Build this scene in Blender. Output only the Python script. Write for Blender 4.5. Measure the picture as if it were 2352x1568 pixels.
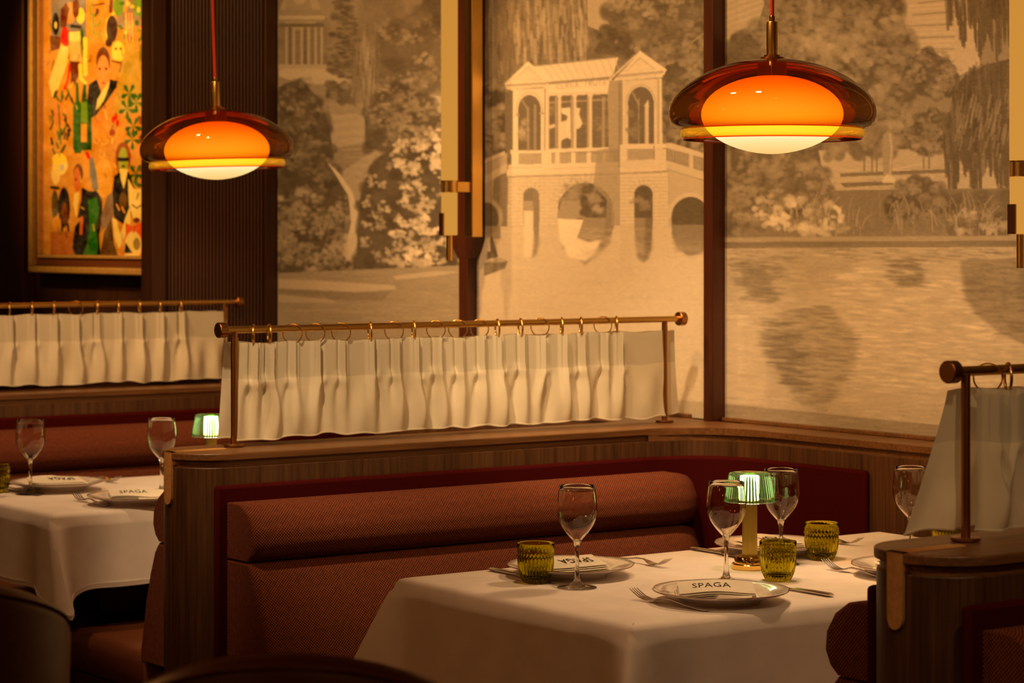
import bpy, bmesh, math, random
import numpy as np
from mathutils import Vector, Matrix

# ------------------------------------------------------------------ reset
for o in list(bpy.data.objects): bpy.data.objects.remove(o)
SC = bpy.context.scene
COL = SC.collection
R = math.radians
TH = R(35.6); CT, ST = math.cos(TH), math.sin(TH)      # the camera looks 35.6 deg off the room's y axis
def W(u, n, z=0.0): return Vector((u, n, z))           # world axes follow the room: x = u along the booths, y = n across them

# ------------------------------------------------------------------ camera
cam = bpy.data.cameras.new('camera'); co = bpy.data.objects.new('camera', cam); COL.objects.link(co)
co.location = (0, 0, 1.43); co.rotation_euler = (R(90), 0, -TH)
cam.lens = 85; cam.sensor_width = 36; cam.shift_y = -236/2352
cam.clip_start = .05; cam.clip_end = 60
cam.dof.use_dof = True; cam.dof.focus_distance = 4.75; cam.dof.aperture_fstop = 7.0
SC.camera = co

# ------------------------------------------------------------------ world, exposure
w = bpy.data.worlds.new('room_ambient'); SC.world = w; w.use_nodes = True
w.node_tree.nodes['Background'].inputs[0].default_value = (.9, .34, .10, 1)
w.node_tree.nodes['Background'].inputs[1].default_value = .022
SC.view_settings.view_transform = 'Standard'; SC.view_settings.look = 'None'
SC.view_settings.gamma = 1; SC.view_settings.exposure = 0
try: SC.view_settings.use_curve_mapping = False
except Exception: pass

WARM = (1.0, .50, .17)
def spot(name, loc, target, power, angle, blend=.8, radius=.05, color=WARM):
    l = bpy.data.lights.new(name, 'SPOT'); l.energy = power; l.color = color
    l.spot_size = R(angle); l.spot_blend = blend; l.shadow_soft_size = radius
    o = bpy.data.objects.new(name, l); COL.objects.link(o); o.location = loc
    o.rotation_euler = (Vector(target)-Vector(loc)).to_track_quat('-Z', 'Y').to_euler()
    return o
# ceiling spotlights: mural wash, picture; fill spots added for curtains, tables, partition ends
ROOM = (1.0, .66, .33)
for i, (n, pw) in enumerate(((2.6, 74), (3.9, 84), (5.2, 140), (6.5, 92))):
    spot('ceiling_spotlight', W(2.5, n, 2.88), W(4.12, n+.1, 1.35 if n < 6 else 1.6), pw, 75, .9, .06, (1, .53, .17))
spot('picture_spotlight', W(2.3, 7.9, 2.9), W(3.78, 7.8, 2.0), 250, 48, .9, .05, (1, .56, .14))
spot('curtain_fill_spot', W(2.0, 3.95, 2.9), W(3.05, 4.85, 1.08), 195, 36, .7, .04, ROOM)  # unseen spots added to brighten the curtains
spot('curtain_fill_spot', W(2.9, 3.95, 2.9), W(3.72, 4.85, 1.10), 132, 32, .7, .04, ROOM)
spot('curtain_fill_spot', W(1.9, 5.7, 2.9), W(3.2, 7.0, 1.16), 200, 32, .7, .05, (1, .58, .26))
spot('curtain_fill_spot', W(2.0, 1.1, 2.9), W(3.1, 2.66, 1.1), 52, 34, .7, .05, ROOM)
for (u, n) in ((3.1, 3.5), (2.9, 5.75)):
    spot('table_fill_spot', W(u-.35, n-.05, 2.9), W(u, n, .75), 60, 46, .9, .05, (1, .60, .29))  # added fill from above for each tablecloth
spot('aisle_fill_spot', W(1.3, 4.5, 2.8), W(2.58, 4.83, 1.0), 62, 20, .9, .05, (1, .56, .24))  # added to light the rounded partition ends
spot('aisle_fill_spot', W(1.1, 2.2, 2.8), W(2.6, 2.7, .95), 26, 26, .9, .05, (1, .56, .24))
# unseen point light added in the aisle as low warm fill
l = bpy.data.lights.new('aisle_fill_light', 'POINT'); l.energy = 11; l.color = (1, .40, .11); l.shadow_soft_size = .09
lo = bpy.data.objects.new('aisle_fill_light', l); COL.objects.link(lo); lo.location = W(.75, 3.9, 1.62)
for (u, n, z) in ((-1.2, 1.8, 2.5), (-.6, -1.2, 2.6), (1.3, -1.6, 2.5), (2.6, -.6, 2.2), (-1.6, 4.6, 2.5), (.3, 6.3, 2.6), (.5, -.4, 2.75), (-2.2, 3.0, 1.7), (-1.9, 1.0, 1.5), (2.4, -1.8, 1.6)):  # unseen lamps added for glints in the glassware and warm fill
    l = bpy.data.lights.new('room_fill_lamp', 'POINT'); l.energy = 3.2; l.color = (1, .42, .12); l.shadow_soft_size = .06
    lo = bpy.data.objects.new('room_fill_lamp', l); COL.objects.link(lo); lo.location = W(u, n, z)

# ------------------------------------------------------------------ node helpers
def newmat(name):
    m = bpy.data.materials.new(name); m.use_nodes = True
    nt = m.node_tree; nt.nodes.clear()
    out = nt.nodes.new('ShaderNodeOutputMaterial')
    return m, nt, out
def nd(nt, t, **kw):
    n = nt.nodes.new(t)
    for k, v in kw.items():
        if hasattr(n, k): setattr(n, k, v)
        else: n.inputs[k.replace('_', ' ')].default_value = v
    return n
def c4(c): return (c[0], c[1], c[2], 1)
def pbr(name, col, rough=.5, metal=0, spec=.5, bump=0, bscale=50, coords='Object', stretch=(1, 1, 1), var=0, coat=0, sheen=0, trans=0, col2=None):
    m, nt, out = newmat(name)
    p = nd(nt, 'ShaderNodeBsdfPrincipled'); nt.links.new(p.outputs[0], out.inputs[0])
    p.inputs['Base Color'].default_value = c4(col); p.inputs['Roughness'].default_value = rough
    p.inputs['Metallic'].default_value = metal; p.inputs['Specular IOR Level'].default_value = spec
    p.inputs['Coat Weight'].default_value = coat; p.inputs['Sheen Weight'].default_value = sheen
    if bump or var or col2:
        tc = nd(nt, 'ShaderNodeTexCoord'); mp = nd(nt, 'ShaderNodeMapping'); mp.inputs['Scale'].default_value = stretch
        nt.links.new(tc.outputs[coords], mp.inputs[0])
        nz = nd(nt, 'ShaderNodeTexNoise'); nz.inputs['Scale'].default_value = bscale; nz.inputs['Detail'].default_value = 4
        nt.links.new(mp.outputs[0], nz.inputs['Vector'])
        if bump:
            b = nd(nt, 'ShaderNodeBump'); b.inputs['Strength'].default_value = bump; b.inputs['Distance'].default_value = .002
            nt.links.new(nz.outputs[0], b.inputs['Height']); nt.links.new(b.outputs[0], p.inputs['Normal'])
        if var or col2:
            cr = nd(nt, 'ShaderNodeValToRGB'); cr.color_ramp.elements[0].position = .3; cr.color_ramp.elements[1].position = .7
            c2 = col2 or tuple(x*(1-var) for x in col)
            cr.color_ramp.elements[0].color = c4(c2); cr.color_ramp.elements[1].color = c4(col)
            nt.links.new(nz.outputs[0], cr.inputs[0]); nt.links.new(cr.outputs[0], p.inputs['Base Color'])
    return m
def thin_glass(name, tint, blend=.12, gloss=1.0, rough=.0, ramp=None, edge=None):
    """thin blown glass: tinted see-through sheet with a Fresnel reflection; deeper tint towards the edges, where the ray runs longer in the glass"""
    m, nt, out = newmat(name)
    tr = nd(nt, 'ShaderNodeBsdfTransparent'); gl = nd(nt, 'ShaderNodeBsdfGlossy'); gl.inputs['Roughness'].default_value = rough
    lw = nd(nt, 'ShaderNodeLayerWeight'); lw.inputs[0].default_value = blend
    mx = nd(nt, 'ShaderNodeMixShader')
    ml = nd(nt, 'ShaderNodeMath', operation='MULTIPLY'); ml.inputs[1].default_value = gloss
    nt.links.new(lw.outputs['Fresnel'], ml.inputs[0]); nt.links.new(ml.outputs[0], mx.inputs[0])
    nt.links.new(tr.outputs[0], mx.inputs[1]); nt.links.new(gl.outputs[0], mx.inputs[2]); nt.links.new(mx.outputs[0], out.inputs[0])
    tr.inputs[0].default_value = c4(tint)
    src = None
    if ramp:
        tc = nd(nt, 'ShaderNodeTexCoord'); sx = nd(nt, 'ShaderNodeSeparateXYZ'); nt.links.new(tc.outputs['Object'], sx.inputs[0])
        mr = nd(nt, 'ShaderNodeMapRange'); mr.inputs[1].default_value = ramp[0]; mr.inputs[2].default_value = ramp[1]
        nt.links.new(sx.outputs[2], mr.inputs[0])
        cr = nd(nt, 'ShaderNodeValToRGB'); nt.links.new(mr.outputs[0], cr.inputs[0])
        els = cr.color_ramp.elements
        els[0].position = 0; els[0].color = c4(ramp[2][0][1]); els[1].position = 1; els[1].color = c4(ramp[2][-1][1])
        for p_, c_ in ramp[2][1:-1]:
            e = els.new(p_); e.color = c4(c_)
        src = cr.outputs[0]
        nt.links.new(src, tr.inputs[0])
    if edge:
        lw2 = nd(nt, 'ShaderNodeLayerWeight'); lw2.inputs[0].default_value = .35
        mc = nd(nt, 'ShaderNodeMix', data_type='RGBA'); mc.inputs['B'].default_value = c4(edge)
        mc.inputs[6].default_value = c4(tint); mc.inputs[7].default_value = c4(edge)
        if src: nt.links.new(src, mc.inputs[6])
        nt.links.new(lw2.outputs['Facing'], mc.inputs[0]); nt.links.new(mc.outputs[2], tr.inputs[0])
    return m
def depth_glass(name, base, rough, scatter, sc_amt, ior_blend=.1):
    """tinted blown glass: clear tint deepens with the slant of the ray (longer way through the wall), a little light scattered in the body, Fresnel reflection"""
    m, nt, out = newmat(name)
    lw = nd(nt, 'ShaderNodeLayerWeight'); lw.inputs[0].default_value = .5
    cs = nd(nt, 'ShaderNodeMath', operation='SUBTRACT'); cs.inputs[0].default_value = 1.0; nt.links.new(lw.outputs['Facing'], cs.inputs[1])
    mxm = nd(nt, 'ShaderNodeMath', operation='MAXIMUM'); mxm.inputs[1].default_value = .16; nt.links.new(cs.outputs[0], mxm.inputs[0])
    dv = nd(nt, 'ShaderNodeMath', operation='DIVIDE'); dv.inputs[0].default_value = 1.0; nt.links.new(mxm.outputs[0], dv.inputs[1])
    cb = nd(nt, 'ShaderNodeCombineColor')
    for i in range(3):
        pw = nd(nt, 'ShaderNodeMath', operation='POWER'); pw.inputs[0].default_value = base[i]; nt.links.new(dv.outputs[0], pw.inputs[1]); nt.links.new(pw.outputs[0], cb.inputs[i])
    tr = nd(nt, 'ShaderNodeBsdfTransparent'); nt.links.new(cb.outputs[0], tr.inputs[0])
    tl = nd(nt, 'ShaderNodeBsdfTranslucent'); tl.inputs[0].default_value = c4(scatter)
    m1 = nd(nt, 'ShaderNodeMixShader'); m1.inputs[0].default_value = sc_amt; nt.links.new(tr.outputs[0], m1.inputs[1]); nt.links.new(tl.outputs[0], m1.inputs[2])
    gl = nd(nt, 'ShaderNodeBsdfGlossy'); gl.inputs['Roughness'].default_value = rough
    lf = nd(nt, 'ShaderNodeLayerWeight'); lf.inputs[0].default_value = ior_blend
    m2 = nd(nt, 'ShaderNodeMixShader'); nt.links.new(lf.outputs['Fresnel'], m2.inputs[0]); nt.links.new(m1.outputs[0], m2.inputs[1]); nt.links.new(gl.outputs[0], m2.inputs[2])
    nt.links.new(m2.outputs[0], out.inputs[0]); return m
def wood(name, dark, light, axis='z', scale=1.0, rough=.42, ringy=.5):
    m, nt, out = newmat(name)
    p = nd(nt, 'ShaderNodeBsdfPrincipled'); nt.links.new(p.outputs[0], out.inputs[0]); p.inputs['Roughness'].default_value = rough
    tc = nd(nt, 'ShaderNodeTexCoord'); mp = nd(nt, 'ShaderNodeMapping')
    s = {'z': (140, 140, 5), 'x': (5, 140, 140), 'y': (140, 5, 140)}[axis]
    mp.inputs['Scale'].default_value = tuple(v*scale for v in s); nt.links.new(tc.outputs['Object'], mp.inputs[0])
    n1 = nd(nt, 'ShaderNodeTexNoise'); n1.inputs['Scale'].default_value = 1; n1.inputs['Detail'].default_value = 5; n1.inputs['Roughness'].default_value = .65
    nt.links.new(mp.outputs[0], n1.inputs[0])
    mp2 = nd(nt, 'ShaderNodeMapping'); mp2.inputs['Scale'].default_value = tuple(v*scale*.12 for v in s); nt.links.new(tc.outputs['Object'], mp2.inputs[0])
    n2 = nd(nt, 'ShaderNodeTexNoise'); n2.inputs['Scale'].default_value = 1; n2.inputs['Detail'].default_value = 3; nt.links.new(mp2.outputs[0], n2.inputs[0])
    mx = nd(nt, 'ShaderNodeMath', operation='MULTIPLY_ADD'); mx.inputs[1].default_value = .30; nt.links.new(n2.outputs[0], mx.inputs[0])
    ml = nd(nt, 'ShaderNodeMath', operation='MULTIPLY'); ml.inputs[1].default_value = .70; nt.links.new(n1.outputs[0], ml.inputs[0]); nt.links.new(ml.outputs[0], mx.inputs[2])
    cr = nd(nt, 'ShaderNodeValToRGB'); cr.color_ramp.elements[0].position = .36; cr.color_ramp.elements[1].position = .62
    cr.color_ramp.elements[0].color = c4(dark); cr.color_ramp.elements[1].color = c4(light)
    nt.links.new(mx.outputs[0], cr.inputs[0]); nt.links.new(cr.outputs[0], p.inputs['Base Color'])
    b = nd(nt, 'ShaderNodeBump'); b.inputs['Strength'].default_value = .25; b.inputs['Distance'].default_value = .001
    nt.links.new(n1.outputs[0], b.inputs['Height']); nt.links.new(b.outputs[0], p.inputs['Normal'])
    return m
def weave(name, dark, light, pitch=.0062, rough=.75, ribbed=False):
    """coarse basket weave in metres of UV"""
    m, nt, out = newmat(name)
    p = nd(nt, 'ShaderNodeBsdfPrincipled'); nt.links.new(p.outputs[0], out.inputs[0]); p.inputs['Roughness'].default_value = rough
    p.inputs['Specular IOR Level'].default_value = .12
    tc = nd(nt, 'ShaderNodeTexCoord'); sx = nd(nt, 'ShaderNodeSeparateXYZ'); nt.links.new(tc.outputs['UV'], sx.inputs[0])
    k = math.pi/pitch
    a = nd(nt, 'ShaderNodeMath', operation='MULTIPLY'); a.inputs[1].default_value = k; nt.links.new(sx.outputs[0], a.inputs[0])
    b = nd(nt, 'ShaderNodeMath', operation='MULTIPLY'); b.inputs[1].default_value = k; nt.links.new(sx.outputs[1], b.inputs[0])
    sa = nd(nt, 'ShaderNodeMath', operation='SINE'); nt.links.new(a.outputs[0], sa.inputs[0])
    sb = nd(nt, 'ShaderNodeMath', operation='SINE'); nt.links.new(b.outputs[0], sb.inputs[0])
    pr_ = nd(nt, 'ShaderNodeMath', operation='MULTIPLY'); nt.links.new(sa.outputs[0], pr_.inputs[0]); nt.links.new(sb.outputs[0], pr_.inputs[1])
    h = nd(nt, 'ShaderNodeMath', operation='MULTIPLY_ADD'); h.inputs[1].default_value = .5; h.inputs[2].default_value = .5; nt.links.new(pr_.outputs[0], h.inputs[0])
    nz = nd(nt, 'ShaderNodeTexNoise'); nz.inputs['Scale'].default_value = 90; nz.inputs['Detail'].default_value = 3; nt.links.new(tc.outputs['UV'], nz.inputs[0])
    ad = nd(nt, 'ShaderNodeMath', operation='MULTIPLY_ADD'); ad.inputs[1].default_value = .5; nt.links.new(nz.outputs[0], ad.inputs[0]); nt.links.new(h.outputs[0], ad.inputs[2])
    cr = nd(nt, 'ShaderNodeValToRGB'); cr.color_ramp.elements[0].position = .35; cr.color_ramp.elements[1].position = 1.05
    cr.color_ramp.elements[0].color = c4(dark); cr.color_ramp.elements[1].color = c4(light)
    nt.links.new(ad.outputs[0], cr.inputs[0]); nt.links.new(cr.outputs[0], p.inputs['Base Color'])
    bm_ = nd(nt, 'ShaderNodeBump'); bm_.inputs['Strength'].default_value = .8; bm_.inputs['Distance'].default_value = .0016
    nt.links.new(h.outputs[0], bm_.inputs['Height']); nt.links.new(bm_.outputs[0], p.inputs['Normal'])
    return m
def cloth_mat(name, col, rough=.85, transl=.0, weave_scale=900, heading=False):
    m, nt, out = newmat(name)
    p = nd(nt, 'ShaderNodeBsdfPrincipled'); p.inputs['Roughness'].default_value = rough; p.inputs['Specular IOR Level'].default_value = .15
    p.inputs['Base Color'].default_value = c4(col)
    tc = nd(nt, 'ShaderNodeTexCoord')
    n1 = nd(nt, 'ShaderNodeTexNoise'); n1.inputs['Scale'].default_value = weave_scale; n1.inputs['Detail'].default_value = 2; nt.links.new(tc.outputs['Object'], n1.inputs[0])
    b = nd(nt, 'ShaderNodeBump'); b.inputs['Strength'].default_value = .25; b.inputs['Distance'].default_value = .0006
    nt.links.new(n1.outputs[0], b.inputs['Height']); nt.links.new(b.outputs[0], p.inputs['Normal'])
    n2 = nd(nt, 'ShaderNodeTexNoise'); n2.inputs['Scale'].default_value = 14; n2.inputs['Detail'].default_value = 4; nt.links.new(tc.outputs['Object'], n2.inputs[0])
    cr = nd(nt, 'ShaderNodeValToRGB'); cr.color_ramp.elements[0].position = .3; cr.color_ramp.elements[1].position = .65
    cr.color_ramp.elements[0].color = c4(tuple(x*.9 for x in col)); cr.color_ramp.elements[1].color = c4(col)
    nt.links.new(n2.outputs[0], cr.inputs[0]); csrc = cr.outputs[0]
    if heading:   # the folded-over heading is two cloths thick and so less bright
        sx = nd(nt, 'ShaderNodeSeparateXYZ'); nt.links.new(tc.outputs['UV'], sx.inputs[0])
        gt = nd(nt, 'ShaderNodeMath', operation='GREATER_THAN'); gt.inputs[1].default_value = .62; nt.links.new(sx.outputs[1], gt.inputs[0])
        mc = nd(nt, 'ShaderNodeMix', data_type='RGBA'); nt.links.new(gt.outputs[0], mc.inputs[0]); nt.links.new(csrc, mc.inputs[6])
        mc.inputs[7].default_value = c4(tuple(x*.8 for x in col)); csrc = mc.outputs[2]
    nt.links.new(csrc, p.inputs['Base Color'])
    if transl:
        t = nd(nt, 'ShaderNodeBsdfTranslucent'); nt.links.new(csrc, t.inputs[0])
        mx = nd(nt, 'ShaderNodeMixShader'); mx.inputs[0].default_value = transl
        nt.links.new(p.outputs[0], mx.inputs[1]); nt.links.new(t.outputs[0], mx.inputs[2]); nt.links.new(mx.outputs[0], out.inputs[0])
    else: nt.links.new(p.outputs[0], out.inputs[0])
    return m
def glow(name, stops, z0, z1, strength):
    """glowing diffuser: its light gradient is put into an emission ramp over height"""
    m, nt, out = newmat(name)
    e = nd(nt, 'ShaderNodeEmission'); e.inputs[1].default_value = strength
    tc = nd(nt, 'ShaderNodeTexCoord'); sx = nd(nt, 'ShaderNodeSeparateXYZ'); nt.links.new(tc.outputs['Object'], sx.inputs[0])
    mr = nd(nt, 'ShaderNodeMapRange'); mr.inputs[1].default_value = z0; mr.inputs[2].default_value = z1; nt.links.new(sx.outputs[2], mr.inputs[0])
    cr = nd(nt, 'ShaderNodeValToRGB'); nt.links.new(mr.outputs[0], cr.inputs[0]); els = cr.color_ramp.elements
    els[0].position = stops[0][0]; els[0].color = c4(stops[0][1]); els[1].position = stops[-1][0]; els[1].color = c4(stops[-1][1])
    for p_, c_ in stops[1:-1]:
        x = els.new(p_); x.color = c4(c_)
    nt.links.new(cr.outputs[0], e.inputs[0]); nt.links.new(e.outputs[0], out.inputs[0])
    return m
def vcol(name, rough=.8):
    m, nt, out = newmat(name)
    p = nd(nt, 'ShaderNodeBsdfPrincipled'); p.inputs['Roughness'].default_value = rough; p.inputs['Specular IOR Level'].default_value = .2
    a = nd(nt, 'ShaderNodeAttribute'); a.attribute_name = 'print'
    nt.links.new(a.outputs['Color'], p.inputs['Base Color']); nt.links.new(p.outputs[0], out.inputs[0])
    return m

M = {}
M['wood_v'] = wood('walnut_vertical_grain', (.036, .012, .0035), (.105, .045, .017), 'z', .8)
M['wood_h'] = wood('walnut_long_grain', (.085, .034, .010), (.20, .085, .028), 'x')
M['wood_dark'] = wood('dark_stained_wood', (.022, .006, .002), (.055, .016, .005), 'z', .7, .5)
M['wood_red'] = wood('red_brown_post_wood', (.040, .008, .0025), (.072, .016, .005), 'z', .5, .4)
M['groove'] = pbr('shadow_gap', (.02, .008, .004), .8)
M['strap'] = pbr('tan_burr_inlay', (.56, .29, .10), .5, bump=.2, bscale=120, col2=(.42, .20, .06))
M['velvet'] = pbr('maroon_velvet', (.044, .0014, .0012), .9, spec=.1, bump=.2, bscale=300)
M['weave'] = weave('red_brown_woven_fabric', (.018, .004, .002), (.215, .060, .029), .0035, .9)
M['leather'] = pbr('brown_leather', (.16, .045, .014), .38, bump=.15, bscale=200, var=.3)
M['leather_dark'] = pbr('dark_oxblood_leather', (.11, .022, .008), .4, bump=.15, bscale=200, var=.3)
M['brass'] = pbr('aged_brass', (.70, .44, .13), .28, 1, bump=.05, bscale=300, stretch=(1, 20, 20))
M['brass_dark'] = pbr('bronzed_brass', (.42, .20, .07), .32, 1)
M['brass_stem'] = pbr('fluted_brass', (.66, .50, .11), .34, 1)
M['brass_pol'] = pbr('polished_brass', (.85, .55, .14), .12, 1)
M['steel'] = pbr('polished_steel', (.62, .55, .50), .2, 1)
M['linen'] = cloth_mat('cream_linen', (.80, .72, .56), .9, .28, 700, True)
M['cloth'] = cloth_mat('white_table_linen', (.84, .76, .72), .75, 0, 900)
M['napkin'] = cloth_mat('ivory_napkin_linen', (.85, .78, .66), .8, 0, 900)
M['ink'] = pbr('dark_thread', (.035, .02, .02), .7)
M['china'] = pbr('glazed_white_china', (.80, .72, .66), .12, coat=.5)
M['china_rim'] = pbr('brown_glaze_line', (.18, .07, .03), .2)
M['bowl_glass'] = thin_glass('clear_thin_glass', (.97, .97, .96), .26, .55)
mg, nt_, out_ = newmat('clear_solid_glass'); g_ = nd(nt_, 'ShaderNodeBsdfGlass'); g_.inputs['IOR'].default_value = 1.47; g_.inputs[0].default_value = (.98, .97, .95, 1); nt_.links.new(g_.outputs[0], out_.inputs[0]); M['solid_glass'] = mg
mg, nt_, out_ = newmat('olive_pressed_glass'); g_ = nd(nt_, 'ShaderNodeBsdfGlass'); g_.inputs['IOR'].default_value = 1.45; g_.inputs[0].default_value = (.80, .77, .24, 1); g_.inputs[1].default_value = .0; nt_.links.new(g_.outputs[0], out_.inputs[0]); M['olive'] = mg
M['amber'] = depth_glass('amber_blown_glass', (.84, .37, .02), .012, (1, .30, .04), .022, .2)
M['amber_rim'] = depth_glass('amber_glass_ring', (.70, .30, .04), .03, (1, .42, .05), .12)
M['amber_lip'] = depth_glass('amber_glass_lip', (.97, .66, .06), .0, (1, .60, .04), .12, .2)
M['globe'] = glow('lit_opal_glass', ((0, (.86, .50, .15)), (.12, (.88, .66, .26)), (.22, (1.0, .82, .40)), (.38, (1.15, .88, .35)), (.62, (1.3, .68, .3)), (.85, (1.5, .55, .2)), (1.0, (1.6, .42, .15))), -.03, .135, 1.15)  # reddening towards the top is put into the emission colour
M['green_glass'] = depth_glass('green_ribbed_glass', (.62, .88, .36), .04, (.50, .90, .22), .06, .33)
M['led'] = glow('lit_white_diffuser', ((0, (1, .93, .55)), (.15, (1, 1, .85)), (1, (1, 1, .88))), .143, .192, 9)
M['alabaster'] = glow('lit_alabaster', ((0, (.66, .29, .045)), (.5, (.62, .265, .04)), (1, (.58, .24, .035))), 1.4, 2.6, .98)
M['cable'] = pbr('red_fabric_cable', (.55, .045, .02), .6)
M['carpet'] = pbr('dark_carpet', (.03, .012, .008), .95, bump=.5, bscale=400)
M['plaster'] = pbr('dark_warm_plaster', (.10, .06, .04), .9)
M['plaster_light'] = pbr('warm_plaster', (.42, .27, .16), .9)
M['gilt'] = pbr('gilt_frame', (.62, .34, .10), .5, .2, bump=.1, bscale=60, var=.25)
M['mural'] = vcol('sepia_wallpaper_print')
M['canvas'] = vcol('oil_paint', .6)

# ------------------------------------------------------------------ mesh helpers
class MB:
    def __init__(s): s.v = []; s.f = []; s.uv = {}
    def add(s, vs, fs, uvs=None):
        k = len(s.v); s.v += [tuple(v) for v in vs]; 
        for i, f in enumerate(fs): s.f.append(tuple(j+k for j in f))
        if uvs:
            for i, t in enumerate(uvs): s.uv[k+i] = t
        return s
    def box(s, x0, x1, y0, y1, z0, z1):
        v = [(x, y, z) for z in (z0, z1) for y in (y0, y1) for x in (x0, x1)]
        return s.add(v, [(0, 2, 3, 1), (4, 5, 7, 6), (0, 1, 5, 4), (2, 6, 7, 3), (0, 4, 6, 2), (1, 3, 7, 5)])
    def prism(s, poly, z0, z1):
        n = len(poly); v = [(x, y, z0) for x, y in poly]+[(x, y, z1) for x, y in poly]
        fs = [tuple(reversed(range(n))), tuple(range(n, 2*n))]+[(i, (i+1) % n, n+(i+1) % n, n+i) for i in range(n)]
        return s.add(v, fs)
    def lathe(s, prof, seg=32, c=(0, 0, 0), rib=None, axis='z'):
        vs = []; fs = []; m = len(prof)
        for j in range(seg):
            a = 2*math.pi*j/seg
            for (r, z) in prof:
                rr = r*(rib(a, r, z) if rib else 1)
                p = (rr*math.cos(a), rr*math.sin(a), z)
                if axis == 'x': p = (p[2], p[0], p[1])
                if axis == 'y': p = (p[0], p[2], p[1])
                vs.append((p[0]+c[0], p[1]+c[1], p[2]+c[2]))
        for j in range(seg):
            for i in range(m-1):
                a_, b_ = j*m+i, ((j+1) % seg)*m+i
                fs.append((a_, b_, b_+1, a_+1))
        return s.add(vs, fs)
    def cyl(s, r, z0, z1, seg=24, c=(0, 0, 0), axis='z', bev=0):
        if bev: pr = [(0, z0), (r-bev, z0), (r, z0+bev), (r, z1-bev), (r-bev, z1), (0, z1)]
        else: pr = [(0, z0), (r, z0), (r, z1), (0, z1)]
        return s.lathe(pr, seg, c, axis=axis)
    def torus(s, R_, r, c=(0, 0, 0), seg=40, rs=8, M_=None, flat=None):
        vs = []; fs = []
        for i in range(seg):
            a = 2*math.pi*i/seg
            for j in range(rs):
                b = 2*math.pi*j/rs
                ra, rb = (r, r) if not flat else flat
                p = Vector(((R_+ra*math.cos(b))*math.cos(a), (R_+ra*math.cos(b))*math.sin(a), rb*math.sin(b)))
                if M_: p = M_ @ p
                vs.append((p.x+c[0], p.y+c[1], p.z+c[2]))
        for i in range(seg):
            for j in range(rs):
                fs.append((i*rs+j, ((i+1) % seg)*rs+j, ((i+1) % seg)*rs+(j+1) % rs, i*rs+(j+1) % rs))
        return s.add(vs, fs)
    def loft(s, rings, caps=True, closed=True, uvs=None):
        m = len(rings[0]); vs = [p for r in rings for p in r]; fs = []
        for i in range(len(rings)-1):
            for j in range(m if closed else m-1):
                fs.append((i*m+j, i*m+(j+1) % m, (i+1)*m+(j+1) % m, (i+1)*m+j))
        if caps and closed:
            fs.append(tuple(reversed(range(m)))); fs.append(tuple(range((len(rings)-1)*m, len(rings)*m)))
        return s.add(vs, fs, uvs)
    def bar(s, pts, ws, ts):
        rings = []
        for k, (x, y, z) in enumerate(pts):
            w_, t = ws[k]/2, ts[k]/2
            rings.append([(x, y-w_, z-t*.3), (x, y-w_*.6, z-t), (x, y+w_*.6, z-t), (x, y+w_, z-t*.3), (x, y+w_, z+t*.3), (x, y+w_*.6, z+t), (x, y-w_*.6, z+t), (x, y-w_, z+t*.3)])
        return s.loft(rings)
    def mesh(s, name, mat, smooth=35, merge=True):
        me = bpy.data.meshes.new(name); me.from_pydata(s.v, [], s.f)
        if s.uv:
            ul = me.uv_layers.new(name='UVMap')
            idx = np.zeros(len(me.loops), dtype=np.int32); me.loops.foreach_get('vertex_index', idx)
            arr = np.array([s.uv.get(int(i), (0, 0)) for i in range(len(s.v))], dtype=np.float32)
            ul.data.foreach_set('uv', arr[idx].ravel())
        bm = bmesh.new(); bm.from_mesh(me)
        if merge: bmesh.ops.remove_doubles(bm, verts=bm.verts, dist=1e-6)
        bmesh.ops.recalc_face_normals(bm, faces=bm.faces)
        if smooth:
            lim = R(smooth)
            for f in bm.faces: f.smooth = True
            for e in bm.edges:
                if len(e.link_faces) == 2 and e.calc_face_angle(0) > lim: e.smooth = False
        bm.to_mesh(me); bm.free()
        if mat: me.materials.append(mat)
        return me
    def obj(s, name, mat, parent=None, smooth=35, bevel=0, merge=True, **tags):
        o = bpy.data.objects.new(name, s.mesh(name, mat, smooth, merge)); COL.objects.link(o)
        if parent: o.parent = parent
        if bevel:
            b = o.modifiers.new('bevel', 'BEVEL'); b.width = bevel; b.segments = 2; b.limit_method = 'ANGLE'; b.angle_limit = R(50)
        for k, v in tags.items(): o[k] = v
        return o
def thing(name, label, cat, u, n, z=0, rot=0, group=None):
    o = bpy.data.objects.new(name, None); COL.objects.link(o); o.empty_display_size = .1
    o.location = W(u, n, z); o.rotation_euler = (0, 0, rot); o['label'] = label; o['category'] = cat
    if group: o['group'] = group
    return o
def place(o, u, n, z=0, rot=0): o.location = W(u, n, z); o.rotation_euler = (0, 0, rot)
def dup(root, label, u, n, z=0, rot=0):
    r = root.copy(); COL.objects.link(r); r['label'] = label; place(r, u, n, z, rot)
    def kids(a, b):
        for ch in list(a.children):
            if ch == b: continue
            c = ch.copy(); COL.objects.link(c); c.parent = b; kids(ch, c)
    kids(root, r); return r
def struct(name, mb, mat, **kw):
    o = mb.obj(name, mat, **kw); o['kind'] = 'structure'; return o   # geometry given in (u, n, z)

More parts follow.
